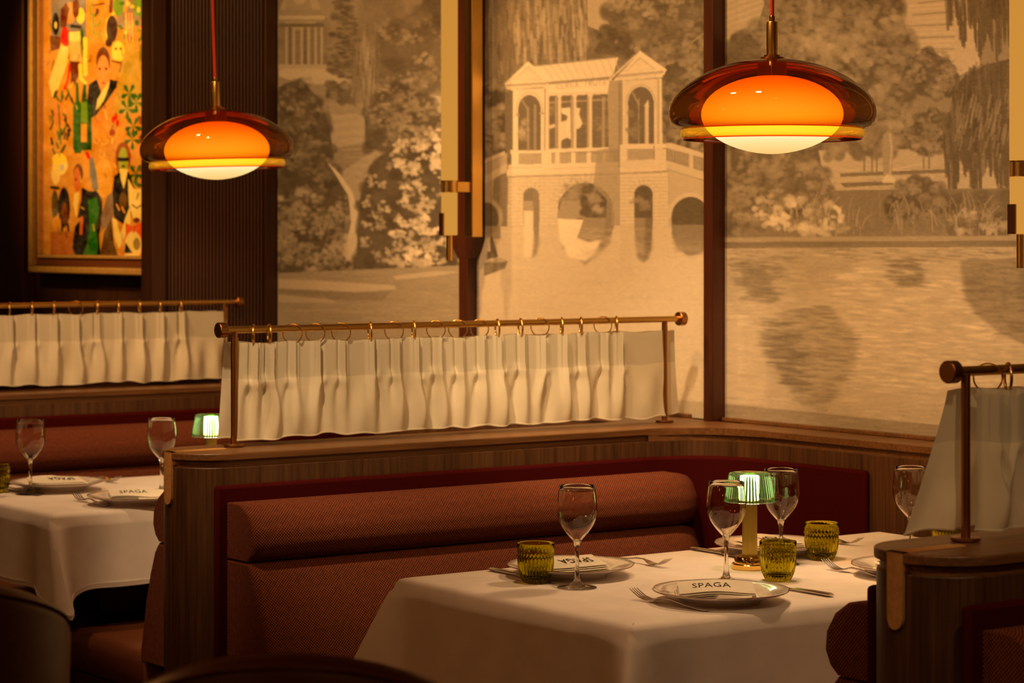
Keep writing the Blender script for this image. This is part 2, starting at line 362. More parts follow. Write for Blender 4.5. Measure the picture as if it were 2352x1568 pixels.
# ------------------------------------------------------------------ room shell (u, n coordinates)
UW = 4.125                                             # mural wall
ZL, ZT = .955, .755                                    # ledge and table heights
struct('floor', MB().box(-5, 6, -3, 11, -.1, 0), M['carpet'])
struct('ceiling', MB().box(-5, 6, -3, 11, 3.0, 3.1), M['plaster_light'])
struct('wall_right', MB().box(UW+.006, UW+.16, -1, 7.13, 0, 3.0), M['plaster'])
struct('wall_back', MB().box(3.65, UW+.16, 7.142, 7.2, 0, 3.0), M['wood_dark'])
struct('wall_left', MB().box(3.80, 3.95, 7.2, 10.5, 0, 3.0), M['wood_dark'])
rb = thing('ribbed_wall_panel', 'dark wood panel of narrow vertical ribs left of the mural, behind the left pendant', 'panel', 3.67, 7.142)
MB().box(-.02, .03, -.02, 0, 0, 3.0).obj('edge_stile', M['wood_dark'], rb, bevel=.002)
MB().box(.405, .449, -.02, 0, 0, 3.0).obj('edge_stile', M['wood_dark'], rb, bevel=.002)
rib_me = None
for i in range(29):
    if rib_me is None:
        m_ = MB(); m_.loft([[(math.cos(a)*.0055, -math.sin(a)*.007, z) for a in [math.pi*k/6 for k in range(7)]] for z in (0.0, 3.0)])
        rib_me = m_.mesh('slat', M['wood_dark'])
    o = bpy.data.objects.new('slat', rib_me); COL.objects.link(o); o.parent = rb; o.location = (.0385+i*.0129, 0, 0)
struct('trim_1', MB().box(3.75, 3.80, 8.36, 8.62, 0, 3.0), M['wood_red'], bevel=.004)      # brown pilaster left of the picture
struct('trim_2', MB().box(UW-.041, UW+.006, 4.808, 4.846, ZL, 3.0), M['wood_red'], bevel=.002)  # slim post between mural panels
struct('trim_3', MB().box(UW-.035, UW+.006, 5.943, 5.988, ZL, 1.40), M['wood_red'], bevel=.002)
struct('trim_4', MB().box(UW-.035, UW+.006, 3.665, 3.71, ZL, 1.40), M['wood_red'], bevel=.002)
for k, nn in ((5, 5.96), (6, 3.682)):                  # thicker upper part of the lamp posts, chamfered underneath
    m_ = MB(); z0 = 1.372
    m_.loft([[(UW-.004, nn-.03, z0), (UW-.036, nn-.03, z0), (UW-.036, nn+.03, z0), (UW-.004, nn+.03, z0)],
             [(UW+.006, nn-.06, z0+.055), (UW-.05, nn-.06, z0+.055), (UW-.05, nn+.06, z0+.055), (UW+.006, nn+.06, z0+.055)],
             [(UW+.006, nn-.06, 3.0), (UW-.05, nn-.06, 3.0), (UW-.05, nn+.06, 3.0), (UW+.006, nn+.06, 3.0)]])
    struct('trim_%d' % k, m_, M['wood_red'])

struct('wall_behind', MB().box(-5, -4.85, -3, 11, 0, 3.0), M['plaster_light'])
struct('wall_side', MB().box(-4.85, 6, -3, -2.85, 0, 3.0), M['plaster_light'])

# ------------------------------------------------------------------ a small painter for flat prints (arrays, written to mesh colours)
F, HOR = 5553.0, 548.0
class Canvas:
    """a drawing in sheet units; x right, y down"""
    def __init__(s, x0, y0, x1, y1, sc, ch=1, base=.5, seed=1):
        s.x0, s.y0, s.sc = x0, y0, sc; s.w = int((x1-x0)*sc); s.h = int((y1-y0)*sc)
        s.a = np.ones((s.h, s.w, ch), dtype=np.float32)*np.array(base, dtype=np.float32); s.rng = np.random.RandomState(seed)
    def win(s, ax, ay, bx, by):
        i0 = max(0, int((ax-s.x0)*s.sc)-2); i1 = min(s.w, int((bx-s.x0)*s.sc)+3); j0 = max(0, int((ay-s.y0)*s.sc)-2); j1 = min(s.h, int((by-s.y0)*s.sc)+3)
        if i1 <= i0 or j1 <= j0: return None
        X = (np.arange(i0, i1)+.5)/s.sc+s.x0; Y = (np.arange(j0, j1)+.5)/s.sc+s.y0
        return i0, i1, j0, j1, X[None, :], Y[:, None]
    def put(s, wn, m, v, al=1.0):
        i0, i1, j0, j1 = wn[:4]; m = (np.clip(m, 0, 1)*al)[..., None]
        s.a[j0:j1, i0:i1] = s.a[j0:j1, i0:i1]*(1-m)+np.array(v, dtype=np.float32)*m
    def pmask(s, pts):
        xs = [p[0] for p in pts]; ys = [p[1] for p in pts]; wn = s.win(min(xs), min(ys), max(xs), max(ys))
        if wn is None: return None, None
        acc = 0
        for dx, dy in ((-.25, -.25), (.25, -.25), (-.25, .25), (.25, .25)):
            X = wn[4]+dx/s.sc; Y = wn[5]+dy/s.sc; ins = np.zeros((Y.shape[0], X.shape[1]), bool)
            for k in range(len(pts)):
                (xa, ya), (xb, yb) = pts[k], pts[(k+1) % len(pts)]
                if ya == yb: continue
                ins ^= ((ya > Y) != (yb > Y)) & (X < (xb-xa)*(Y-ya)/(yb-ya)+xa)
            acc = acc+ins.astype(np.float32)/4
        return wn, acc
    def poly(s, pts, v, al=1.0):
        wn, m = s.pmask(pts)
        if wn is not None: s.put(wn, m, v, al)
    def quad(s, x0, y0, x1, y1, v, al=1.0): s.poly([(x0, y0), (x1, y0), (x1, y1), (x0, y1)], v, al)
    def ell(s, cx, cy, rx, ry, v, al=1.0, soft=.12, rot=0):
        r_ = max(rx, ry); wn = s.win(cx-r_, cy-r_, cx+r_, cy+r_)
        if wn is None: return
        X = wn[4]-cx; Y = wn[5]-cy
        if rot: X, Y = X*math.cos(rot)+Y*math.sin(rot), -X*math.sin(rot)+Y*math.cos(rot)
        d = np.sqrt((X/rx)**2+(Y/ry)**2); s.put(wn, (1-d)/soft+.5, v, al)
    def line(s, pts, wd, v, al=1.0):
        for (xa, ya), (xb, yb) in zip(pts[:-1], pts[1:]):
            wn = s.win(min(xa, xb)-wd, min(ya, yb)-wd, max(xa, xb)+wd, max(ya, yb)+wd)
            if wn is None: continue
            dx, dy = xb-xa, yb-ya; L = dx*dx+dy*dy+1e-9
            t = np.clip(((wn[4]-xa)*dx+(wn[5]-ya)*dy)/L, 0, 1); d = np.hypot(wn[4]-xa-t*dx, wn[5]-ya-t*dy)
            s.put(wn, (wd/2-d)*s.sc+.5, v, al)
    def dabs(s, pts, n, r, v, al=.8, ry=None, jit=.06, rot=0):
        xs = [p[0] for p in pts]; ys = [p[1] for p in pts]
        k = 0; tries = 0; rg = s.rng
        while k < n and tries < n*8:
            tries += 1; x = rg.uniform(min(xs), max(xs)); y = rg.uniform(min(ys), max(ys)); ins = False
            for i in range(len(pts)):
                (xa, ya), (xb, yb) = pts[i], pts[(i+1) % len(pts)]
                if (ya > y) != (yb > y) and x < (xb-xa)*(y-ya)/(yb-ya)+xa: ins = not ins
            if not ins: continue
            q = rg.uniform(.6, 1.3); vv = np.array(v)+rg.uniform(-jit, jit)
            s.ell(x, y, r*q, (ry or r)*q, vv, al, .5, rot+rg.uniform(-.3, .3)*(rot != 0)); k += 1
    def clusters(s, pts, n, spread, r, v, al=.7, per=9):
        xs = [p[0] for p in pts]; ys = [p[1] for p in pts]; rg = s.rng; k = 0; tries = 0
        while k < n and tries < n*10:
            tries += 1; x = rg.uniform(min(xs), max(xs)); y = rg.uniform(min(ys), max(ys)); ins = False
            for i in range(len(pts)):
                (xa, ya), (xb, yb) = pts[i], pts[(i+1) % len(pts)]
                if (ya > y) != (yb > y) and x < (xb-xa)*(y-ya)/(yb-ya)+xa: ins = not ins
            if not ins: continue
            k += 1; top = rg.uniform(.75, 1.1)
            for _ in range(per):
                s.ell(x+rg.normal(0, spread), y+rg.normal(0, spread*.8), r*rg.uniform(.6, 1.4), r*rg.uniform(.6, 1.2), v*top if np.isscalar(v) else v, al*rg.uniform(.5, 1), .6)
    def blur(s, ax, ay, bx, by, rx, ry):
        i0, i1, j0, j1 = [int(v) for v in ((ax-s.x0)*s.sc, (bx-s.x0)*s.sc, (ay-s.y0)*s.sc, (by-s.y0)*s.sc)]
        b = s.a[j0:j1, i0:i1].copy(); acc = 0; n = 0
        for dy in range(-ry, ry+1):
            for dx in range(-rx, rx+1):
                w_ = math.exp(-(dx/(rx*.6+.1))**2-(dy/(ry*.6+.1))**2); acc = acc+w_*np.roll(np.roll(b, dy, 0), dx, 1); n += w_
        q = acc/n; fy = np.clip(np.minimum(np.arange(b.shape[0]), np.arange(b.shape[0])[::-1])/8, 0, 1)[:, None, None]; fx = np.clip(np.minimum(np.arange(b.shape[1]), np.arange(b.shape[1])[::-1])/8, 0, 1)[None, :, None]
        s.a[j0:j1, i0:i1] = b*(1-fx*fy)+q*fx*fy
    def noise(s, sx, sy, amp, region=None):
        rg = s.rng; gh, gw = int(s.h/s.sc/sy)+3, int(s.w/s.sc/sx)+3; g = rg.normal(0, 1, (gh, gw)).astype(np.float32)
        yy = np.arange(s.h)/s.sc/sy; xx = np.arange(s.w)/s.sc/sx
        y0 = yy.astype(int); x0 = xx.astype(int); fy = (yy-y0)[:, None]; fx = (xx-x0)[None, :]
        f_ = g[y0][:, x0]*(1-fy)*(1-fx)+g[y0+1][:, x0]*fy*(1-fx)+g[y0][:, x0+1]*(1-fy)*fx+g[y0+1][:, x0+1]*fy*fx
        if region is not None: f_ = f_*region
        s.a += (f_*amp)[..., None]
    def mask(s, pts, soft=0):
        m = np.zeros((s.h, s.w), np.float32); wn, q = s.pmask(pts)
        if wn is not None: m[wn[2]:wn[3], wn[0]:wn[1]] = q
        return m
    def sample(s, X, Y):
        x = np.clip((X-s.x0)*s.sc-.5, 0, s.w-1.001); y = np.clip((Y-s.y0)*s.sc-.5, 0, s.h-1.001)
        i = x.astype(int); j = y.astype(int); fx = (x-i)[..., None]; fy = (y-j)[..., None]
        return s.a[j, i]*(1-fx)*(1-fy)+s.a[j, i+1]*fx*(1-fy)+s.a[j+1, i]*(1-fx)*fy+s.a[j+1, i+1]*fx*fy
# the print is drawn on a sheet seen square to the designer's eye and wrapped onto the wall by this projection
def sheet_xy(u, n, z):
    X = u*CT-n*ST; D = u*ST+n*CT
    return 1176+F*X/D, HOR+F*(1.43-z)/D
def print_grid(name, mat, u, ns, zs, canvas, colour, parent=None, thick=.004, **kw):
    N_, Z_ = np.meshgrid(ns, zs); px, py = sheet_xy(u, N_, Z_); v = canvas.sample(px, py); rgb = colour(v)
    nn, nz = len(ns), len(zs)
    co_ = np.stack([np.full(N_.shape, u), N_, Z_], -1).reshape(-1, 3).astype(np.float32)
    idx = np.arange(nn*nz).reshape(nz, nn)
    q = np.stack([idx[:-1, :-1], idx[1:, :-1], idx[1:, 1:], idx[:-1, 1:]], -1).reshape(-1, 4)
    # back plate so the sheet has thickness
    b = np.array([[u+thick, ns[0], zs[0]], [u+thick, ns[-1], zs[0]], [u+thick, ns[-1], zs[-1]], [u+thick, ns[0], zs[-1]]], np.float32)
    k = len(co_); co_ = np.vstack([co_, b]); q = np.vstack([q, [[k, k+1, k+2, k+3]]])
    me = bpy.data.meshes.new(name); me.vertices.add(len(co_)); me.vertices.foreach_set('co', co_.ravel())
    me.loops.add(q.size); me.loops.foreach_set('vertex_index', q.ravel().astype(np.int32))
    me.polygons.add(len(q)); me.polygons.foreach_set('loop_start', np.arange(0, q.size, 4, dtype=np.int32))
    me.update(calc_edges=True)
    ca = me.color_attributes.new('print', 'FLOAT_COLOR', 'POINT')
    cc = np.ones((len(co_), 4), np.float32); cc[:k, :3] = np.clip(rgb.reshape(-1, 3), 0, 1); cc[k:, :3] = .4
    ca.data.foreach_set('color', cc.ravel()); me.materials.append(mat)
    o = bpy.data.objects.new(name, me); COL.objects.link(o)
    if parent: o.parent = parent
    for a_, b_ in kw.items(): o[a_] = b_
    return o
def draw_mural():
    C = Canvas(610, -220, 2500, 1060, .5, 1, .42, 7)
    P, Q, L, EL, D, K = C.poly, C.quad, C.line, C.ell, C.dabs, C.clusters
    C.noise(60, 40, .05); C.noise(14, 12, .03)
    # ---------------- left part: temple, hills, shrubs
    P([(610, -220), (1120, -220), (1120, 60), (610, 60)], .50)
    D([(610, -220), (1120, -220), (1120, 130), (760, 150), (610, 0)], 260, 26, .44, .5, jit=.08)
    P([(640, 158), (760, 152), (812, 170), (900, 205), (1060, 215), (1060, 300), (860, 360), (820, 700), (640, 700)], .50)
    P([(640, 160), (700, 152), (770, 160), (806, 178), (802, 196), (700, 192), (640, 176)], .70)
    # rotunda
    Q(650, 52, 742, 150, .40); EL(690, 24, 46, 44, .60, .95); EL(686, 20, 30, 38, .50, .8); Q(640, 22, 742, 50, .50); Q(640, 36, 746, 44, .66)
    EL(688, -2, 16, 12, .62); Q(640, 54, 744, 62, .30)
    for x in (655, 672, 690, 706, 722, 736): Q(x, 62, x+6, 150, .60)
    for x in (664, 699): Q(x, 62, x+4, 150, .30)
    Q(640, 148, 750, 158, .62)
    # conifer
    for k in range(26):
        y = -60+k*9; wd = 8+k*1.3
        D([(790-wd, y), (790+wd, y), (790+wd*1.1, y+14), (790-wd*1.1, y+14)], 7, 9, .27, .7, 4)
    for k in range(20):
        y = 0+k*8; D([(770, y), (812, y), (815, y+9), (768, y+9)], 3, 7, .5, .5, 2)
    # hill shapes
    P([(745, 236), (840, 238), (838, 262), (760, 262)], .56); P([(752, 262), (848, 264), (832, 330), (745, 345)], .64)
    P([(745, 345), (830, 330), (880, 348), (840, 390), (822, 480), (790, 400), (750, 370)], .50)
    P([(778, 400), (850, 350), (885, 346), (845, 400), (826, 470)], .62)
    for k in range(20): L([(752+k*4, 262+k*9), (815+k*4, 252+k*10)], 2.5, .74 if k % 2 else .52, .5)
    P([(846, 198), (910, 208), (912, 240), (862, 228)], .76); P([(950, 212), (1018, 222), (1016, 268), (985, 262)], .74)
    # weeping fir
    for k in range(90):
        x = C.rng.uniform(812, 868); y = C.rng.uniform(50, 210); L([(x, y), (x+C.rng.uniform(-4, 4), y+C.rng.uniform(25, 60))], 4, C.rng.uniform(.30, .52), .7)
    for k in range(26):
        x = C.rng.uniform(828, 860); y = C.rng.uniform(60, 190); L([(x, y), (x, y+40)], 2.5, .66, .6)
    # trees upper right of left panel
    for pts, n in (([(880, 70), (960, 30), (1020, -60), (1060, -60), (1060, 210), (880, 196)], 150),):
        D(pts, n, 16, .33, .8); K(pts, 45, 9, 5, .58, .6)
    D([(960, -120), (1060, -150), (1060, 60), (975, 60)], 90, 16, .26, .7)
    # big dark shrub on the left
    sh = [(640, 200), (690, 178), (738, 236), (758, 300), (770, 380), (806, 460), (818, 560), (828, 640), (640, 640)]
    P(sh, .27); D(sh, 260, 13, .24, .7); K(sh, 62, 11, 5.5, .52, .55); K([(640, 430), (790, 450), (826, 620), (640, 620)], 60, 9, 5, .66, .6)
    D([(755, 190), (800, 190), (806, 232), (750, 232)], 26, 9, .27, .8); K([(762, 195), (800, 195), (800, 228), (762, 228)], 6, 6, 4, .5, .5)
    # light path edge
    P([(752, 372), (778, 396), (808, 438), (823, 480), (816, 520), (822, 565), (800, 590), (796, 560), (806, 510), (800, 450), (775, 408)], .86)
    for k in range(20): EL(806+C.rng.uniform(-12, 12), 560+C.rng.uniform(-20, 40), 6, 8, .8, .6, .5)
    # large flowering bushes
    b1 = [(838, 270), (870, 214), (920, 190), (1000, 240), (1030, 330), (1030, 380), (900, 350), (840, 340)]
    P(b1, .28); D(b1, 160, 13, .26, .7); K(b1, 50, 9, 5, .60, .6)
    b2 = [(828, 450), (850, 380), (900, 338), (1000, 330), (1060, 360), (1060, 610), (818, 618), (822, 520)]
    P(b2, .27); D(b2, 260, 14, .25, .7)
    K(b2, 75, 7, 4.5, .80, .75, 8); K([(900, 330), (1010, 300), (1020, 420), (930, 440)], 24, 7, 5, .95, .8, 7)
    K([(930, 440), (1020, 440), (1020, 610), (880, 600)], 30, 6, 5, .95, .8, 7)
    # ground and water of left panel
    wm = C.mask([(610, 628), (1130, 606), (1130, 1060), (610, 1060)]); C.a = C.a*(1-wm[..., None])+.56*wm[..., None]
    for k in range(120):
        x = C.rng.uniform(640, 1060); y = C.rng.uniform(620, 780); L([(x, y), (x+C.rng.uniform(40, 110), y+C.rng.uniform(-3, 3))], 3.5, C.rng.uniform(.42, .68), .4)
    P([(640, 640), (760, 646), (905, 655), (910, 664), (820, 670), (640, 662)], .74); P([(640, 672), (740, 678), (778, 696), (640, 694)], .68)
    P([(900, 634), (1000, 622), (1056, 624), (1000, 634), (910, 642)], .72)
    P([(640, 664), (820, 672), (900, 668), (880, 690), (760, 688), (640, 676)], .42, .6)
    # ---------------- middle part
    up = [(1100, -220), (1660, -220), (1660, 340), (1100, 340)]
    P(up, .42); D(up, 420, 18, .36, .5, jit=.07)
    for k in range(420):
        x = C.rng.uniform(1115, 1350); y = C.rng.uniform(-150, 150); L([(x, y), (x+C.rng.uniform(-5, 5), y+C.rng.uniform(20, 70))], C.rng.uniform(4, 9), C.rng.uniform(.26, .60), .6)
    for k in range(60):
        x = C.rng.uniform(1180, 1345); y = C.rng.uniform(-20, 120); L([(x, y), (x+2, y+C.rng.uniform(20, 60))], 6, .68, .5)
    P([(1348, -20), (1420, -30), (1424, 56), (1396, 78), (1350, 60)], .72, .8); P([(1590, 30), (1627, 20), (1627, 60), (1590, 86)], .62, .8)
    tr = [(1424, -60), (1640, -60), (1640, 150), (1580, 130), (1540, 190), (1480, 130), (1400, 120), (1380, 70)]
    D(tr, 260, 15, .29, .8); K(tr, 60, 10, 6, .52, .6); D([(1360, 66), (1420, 60), (1450, 110), (1370, 120)], 40, 10, .26, .8)
    tr2 = [(1530, 150), (1640, 120), (1640, 400), (1530, 330)]
    P(tr2, .27); D(tr2, 120, 14, .25, .7); K(tr2, 46, 10, 6, .52, .6)
    tl = [(1112, 180), (1160, 190), (1162, 360), (1112, 370)]
    P(tl, .27); D(tl, 50, 10, .24, .7); K(tl, 24, 8, 6, .58, .65)
    # sky-lit roof shape behind
    L([(1640, 60), (1590, 96)], 4, .6, .6)
    # water
    wm = C.mask([(1100, 470), (1680, 470), (1680, 1060), (1100, 1060)]); C.a = C.a*(1-wm[..., None])+.80*wm[..., None]
    for k in range(260):
        x = C.rng.uniform(1110, 1640); y = C.rng.uniform(500, 1000); L([(x, y), (x+C.rng.uniform(30, 110), y+C.rng.uniform(-3, 3))], 4, .80+C.rng.uniform(-.12, .1), .3)
    lt, md, dk = .93, .74, .50
    sh_, hole = .58, .30
    # ---- bridge abutments
    P([(1112, 378), (1165, 350), (1165, 520), (1112, 520)], .66); P([(1134, 400), (1165, 398), (1165, 520), (1128, 520)], .42)
    EL(1120, 500, 34, 45, .66); EL(1118, 503, 27, 38, hole); Q(1112, 519, 1150, 548, .55, .8)
    # left descending balustrade
    P([(1112, 366), (1160, 346), (1160, 356), (1112, 378)], .78); P([(1112, 376), (1158, 356), (1158, 376), (1112, 408)], .56); P([(1112, 404), (1165, 376), (1165, 392), (1112, 424)], .76)
    for k in range(10): L([(1117+k*4.4, 378-k*2), (1117+k*4.4, 402-k*2.6)], 1.6, .82, .8)
    # main stone body
    P([(1167, 392), (1420, 386), (1530, 384), (1535, 390), (1535, 518), (1167, 518)], .84)
    P([(1535, 384), (1627, 412), (1650, 420), (1650, 520), (1535, 520)], .72)
    # rusticated courses and joints
    for r in range(14):
        y = 412+r*8.2; L([(1168, y), (1420, y-3)], 1.5, .68, .7); L([(1424, y-3), (1534, y-6)], 1.5, .64, .7)
        for k in range(16):
            x = 1170+k*23+(r % 2)*11
            if x < 1532: L([(x, y), (x, y+7)], 1.4, .70, .6)
    # voussoirs over the openings
    for (cx, cy, r0, r1, a0, a1, nn_) in ((1345, 486, 66, 88, 200, 340, 17), (1220, 449, 19, 33, 190, 350, 9), (1478, 445, 22, 36, 190, 350, 9)):
        for k in range(nn_):
            a = R(a0+(a1-a0)*k/(nn_-1)); L([(cx+r0*math.cos(a), cy+r0*math.sin(a)), (cx+r1*math.cos(a), cy+r1*math.sin(a))], 1.6, .66, .8)
    # cornice bands
    P([(1164, 392), (1420, 384), (1420, 396), (1164, 404)], .90); P([(1164, 404), (1420, 398), (1420, 401), (1164, 408)], .60)
    P([(1422, 384), (1533, 380), (1533, 392), (1422, 396)], .86); P([(1422, 397), (1534, 392), (1534, 396), (1422, 400)], .56)
    # great arch
    arch = [(1281, 500)]+[(1345+64*math.cos(R(a)), 486+66*math.sin(R(a))) for a in range(190, 351, 8)]+[(1409, 510), (1400, 560), (1345, 608), (1292, 570)]
    P(arch, .34)
    K([(1300, 430), (1380, 425), (1390, 470), (1300, 465)], 16, 8, 5, .55, .6)
    P([(1290, 461), (1340, 461), (1336, 480), (1346, 500), (1281, 506), (1281, 490)], .58)
    D([(1336, 440), (1362, 425), (1392, 470), (1396, 500), (1342, 500), (1334, 470)], 34, 9, .28, .8); K([(1350, 440), (1388, 450), (1390, 490), (1352, 490)], 7, 6, 5, .55, .6)
    P([(1340, 500), (1400, 500), (1386, 540), (1366, 552), (1340, 548), (1326, 535), (1334, 515)], .52); 
    P([(1281, 502), (1340, 504), (1326, 545), (1352, 556), (1384, 548), (1370, 580), (1345, 600), (1306, 590), (1286, 550)], .97)
    P([(1394, 460), (1404, 462), (1411, 490), (1410, 520), (1398, 560), (1378, 586), (1340, 612), (1352, 600), (1374, 566), (1388, 530), (1392, 500)], .46)
    for k in range(30): L([(1338+C.rng.uniform(-10, 50), 570+C.rng.uniform(0, 45)), (1370+C.rng.uniform(-10, 30), 568+C.rng.uniform(0, 40))], 4, .78, .3)
    # small arches and their reflections
    def tall(cx, y0, rx, y1, hv, rv, side):
        P([(cx-rx, y1), (cx-rx, y0+rx)]+[(cx+rx*math.cos(R(a)), y0+rx+rx*math.sin(R(a))) for a in range(180, 361, 15)]+[(cx+rx, y1)], hv)
    tall(1220, 431, 18, 520, .42, 0, 0); Q(1203, 461, 1226, 486, .60); Q(1203, 484, 1226, 590, .90); P([(1224, 440), (1234, 436), (1239, 460), (1238, 560), (1232, 585), (1222, 594), (1226, 560)], .46)
    tall(1478, 425, 21, 500, .28, 0, 0); K([(1465, 440), (1490, 440), (1490, 490), (1465, 490)], 5, 6, 5, .5, .6)
    P([(1457, 500), (1499, 500), (1498, 560), (1492, 590), (1478, 604), (1464, 592), (1458, 560)], .50); P([(1482, 500), (1499, 500), (1497, 570), (1488, 596), (1480, 600)], .38)
    # right side arch
    P([(1535, 500)]+[(1586+52*math.cos(R(a)), 494+52*math.sin(R(a))) for a in range(180, 361, 12)]+[(1638, 500)], .80)
    P([(1543, 517)]+[(1586+44*math.cos(R(a)), 500+48*math.sin(R(a))) for a in range(180, 361, 12)]+[(1630, 517)], .26)
    P([(1542, 516), (1650, 518), (1634, 560), (1606, 584), (1580, 588), (1556, 570), (1544, 545)], .44)
    for k in range(20): L([(1545+k, 560+C.rng.uniform(-10, 20)), (1610+C.rng.uniform(0, 20), 560+C.rng.uniform(-10, 25))], 3, .55, .4)
    # right descending balustrade
    P([(1530, 328), (1542, 328), (1650, 362), (1650, 372), (1530, 340)], .80); P([(1530, 340), (1650, 374), (1650, 412), (1530, 374)], .50)
    for k in range(20): L([(1536+k*5.6, 342+k*1.7), (1536+k*5.6, 364+k*1.8)], 1.7, .66, .8)
    for x, y in ((1583, 354),): Q(x, y, x+9, y+44, .80)
    P([(1530, 368), (1650, 404), (1650, 424), (1530, 386)], .78); L([(1530, 388), (1650, 424)], 2, .55)
    # ---- gallery: back wall darkness, columns
    P([(1180, 214), (1420, 200), (1420, 345), (1180, 350)], .36); Q(1160, 220, 1180, 345, .38)
    K([(1255, 235), (1410, 235), (1410, 330), (1255, 335)], 14, 8, 5, .5, .5)
    # light seen through the gallery
    P([(1290, 248), (1310, 247), (1312, 320), (1302, 316), (1290, 322), (1286, 332), (1283, 290), (1300, 280), (1304, 266), (1290, 260)], .93)
    P([(1260, 288), (1275, 284), (1275, 292), (1262, 296)], .84)
    P([(1318, 247), (1333, 248), (1330, 262), (1338, 284), (1332, 294), (1318, 298)], .94)
    P([(1283, 282), (1300, 276), (1300, 318), (1290, 316), (1286, 330), (1283, 335)], .88)
    L([(1258, 236), (1400, 228)], 4, .58)
    for x in (1255, 1282, 1318, 1355, 1390): Q(x-7, 222, x-1, 342, .60 if x > 1260 else .5)
    for x in (1255, 1283, 1318, 1354):
        Q(x-1, 218, x+6, 342, .88); Q(x-4, 214, x+8, 222, .86)
    # balustrade of the gallery
    P([(1172, 344), (1400, 338), (1400, 346), (1172, 354)], .92); P([(1175, 354), (1400, 347), (1400, 374), (1175, 378)], .56)
    for k in range(44):
        x = 1192+k*5
        if not (1243 < x < 1262): L([(x, 354), (x, 374)], 2.1, .78, .85)
    for x, wd in ((1175, 16), (1244, 22), (1275, 10), (1312, 10), (1348, 10), (1384, 8)): Q(x, 350, x+wd, 386, .92)
    P([(1168, 378), (1400, 372), (1420, 372), (1420, 388), (1166, 394)], .92); L([(1170, 386), (1244, 384)], 1.5, .7); L([(1250, 388), (1418, 382)], 1.5, .72)
    # roof
    P([(1196, 166), (1230, 152), (1380, 136), (1420, 132), (1408, 174), (1400, 186), (1262, 192)], .92)
    for k in range(11): L([(1248+k*16.5, 150-k*1.6), (1276+k*15.0, 190-k*1.4)], 2, .74, .8)
    L([(1230, 151), (1412, 132)], 2.5, .55); P([(1260, 188), (1400, 176), (1400, 183), (1262, 193)], .52)
    # frieze with its inscription
    P([(1258, 194), (1406, 182), (1396, 216), (1258, 220)], .94); L([(1258, 216), (1398, 212)], 2, .80)
    glyph = {'C': [((1, .1), (.3, 0), (0, .3), (0, .7), (.3, 1), (1, .9))], 'E': [((1, 0), (0, 0), (0, 1), (1, 1)), ((0, .5), (.8, .5))],
             'R': [((0, 1), (0, 0), (.8, .05), (.9, .4), (0, .5), (1, 1))], 'A': [((0, 1), (.5, 0), (1, 1)), ((.2, .65), (.8, .65))],
             'T': [((0, 0), (1, 0)), ((.5, 0), (.5, 1))], 'U': [((0, 0), (0, .8), (.5, 1), (1, .8), (1, 0))]}
    x = 1279.
    for ch in 'CEREA TRUTA':
        if ch != ' ':
            yb = 192.5-(x-1279)*.083
            for st in glyph[ch]: L([(x+6.5*p[0], yb+11*p[1]) for p in st], 1.7, .66, .9)
        x += 10.6
    # left pavilion
    P([(1160, 190), (1213, 142), (1262, 188), (1262, 196), (1160, 198)], .92); P([(1176, 184), (1213, 152), (1248, 184)], .80); P([(1182, 183), (1213, 157), (1242, 182)], .90)
    L([(1160, 192), (1213, 143), (1264, 186)], 3, .95); P([(1128, 206), (1160, 192), (1210, 143), (1160, 185)], .50, .7)
    P([(1162, 194), (1262, 188), (1262, 193), (1162, 199)], .56); 
    for k in range(24): L([(1165+k*4, 194-k*.25), (1165+k*4, 199-k*.25)], 1.4, .85, .7)
    P([(1162, 199), (1262, 193), (1262, 204), (1176, 208), (1162, 204)], .88); L([(1188, 206), (1248, 201)], 3, .58)
    P([(1178, 206), (1260, 203), (1260, 346), (1178, 348)], .90); L([(1252, 204), (1251, 344)], 3, .60)
    P([(1190, 345), (1190, 255)]+[(1216+26*math.cos(R(a)), 252+34*math.sin(R(a))) for a in range(180, 361, 12)]+[(1242, 345)], .34)
    EL(1216, 252, 34, 44, .72, .0)
    L([(1186+0, 262)]+[(1216+30*math.cos(R(a)), 254+42*math.sin(R(a))) for a in range(185, 356, 12)]+[(1246, 262)], 2, .72)
    Q(1211, 245, 1216, 345, .46); Q(1226, 240, 1232, 345, .52); L([(1200, 232), (1212, 250), (1213, 345)], 4, .55); K([(1194, 240), (1208, 240), (1208, 320), (1194, 320)], 5, 5, 5, .58, .6)
    L([(1188, 264), (1190, 264)], 6, .6); L([(1242, 260), (1247, 260)], 6, .66)
    # right pavilion
    P([(1408, 186), (1472, 118), (1530, 160), (1526, 172), (1412, 186)], .90); P([(1432, 166), (1470, 130), (1508, 160)], .76); P([(1438, 165), (1470, 136), (1502, 159)], .88)
    L([(1396, 186), (1470, 119), (1530, 161)], 3.5, .92); L([(1395, 184), (1468, 117)], 2, .58)
    P([(1418, 172), (1524, 162), (1524, 168), (1418, 178)], .58); 
    for k in range(26): L([(1421+k*4, 172-k*.4), (1421+k*4, 178-k*.4)], 1.4, .82, .7)
    P([(1418, 178), (1524, 168), (1522, 178), (1430, 186)], .86); P([(1438, 184), (1466, 183), (1466, 188), (1438, 190)], .55); P([(1480, 181), (1506, 178), (1506, 183), (1480, 186)], .55)
    P([(1400, 184), (1430, 186), (1430, 345), (1424, 345), (1398, 345), (1396, 215)], .60); Q(1420, 190, 1428, 345, .50)
    P([(1430, 186), (1520, 180), (1522, 345), (1430, 345)], .84); L([(1512, 184), (1512, 340)], 3, .58); Q(1515, 180, 1520, 335, .88)
    P([(1443, 330), (1443, 246)]+[(1472+30*math.cos(R(a)), 238+39*math.sin(R(a))) for a in range(180, 361, 12)]+[(1502, 330)], .33)
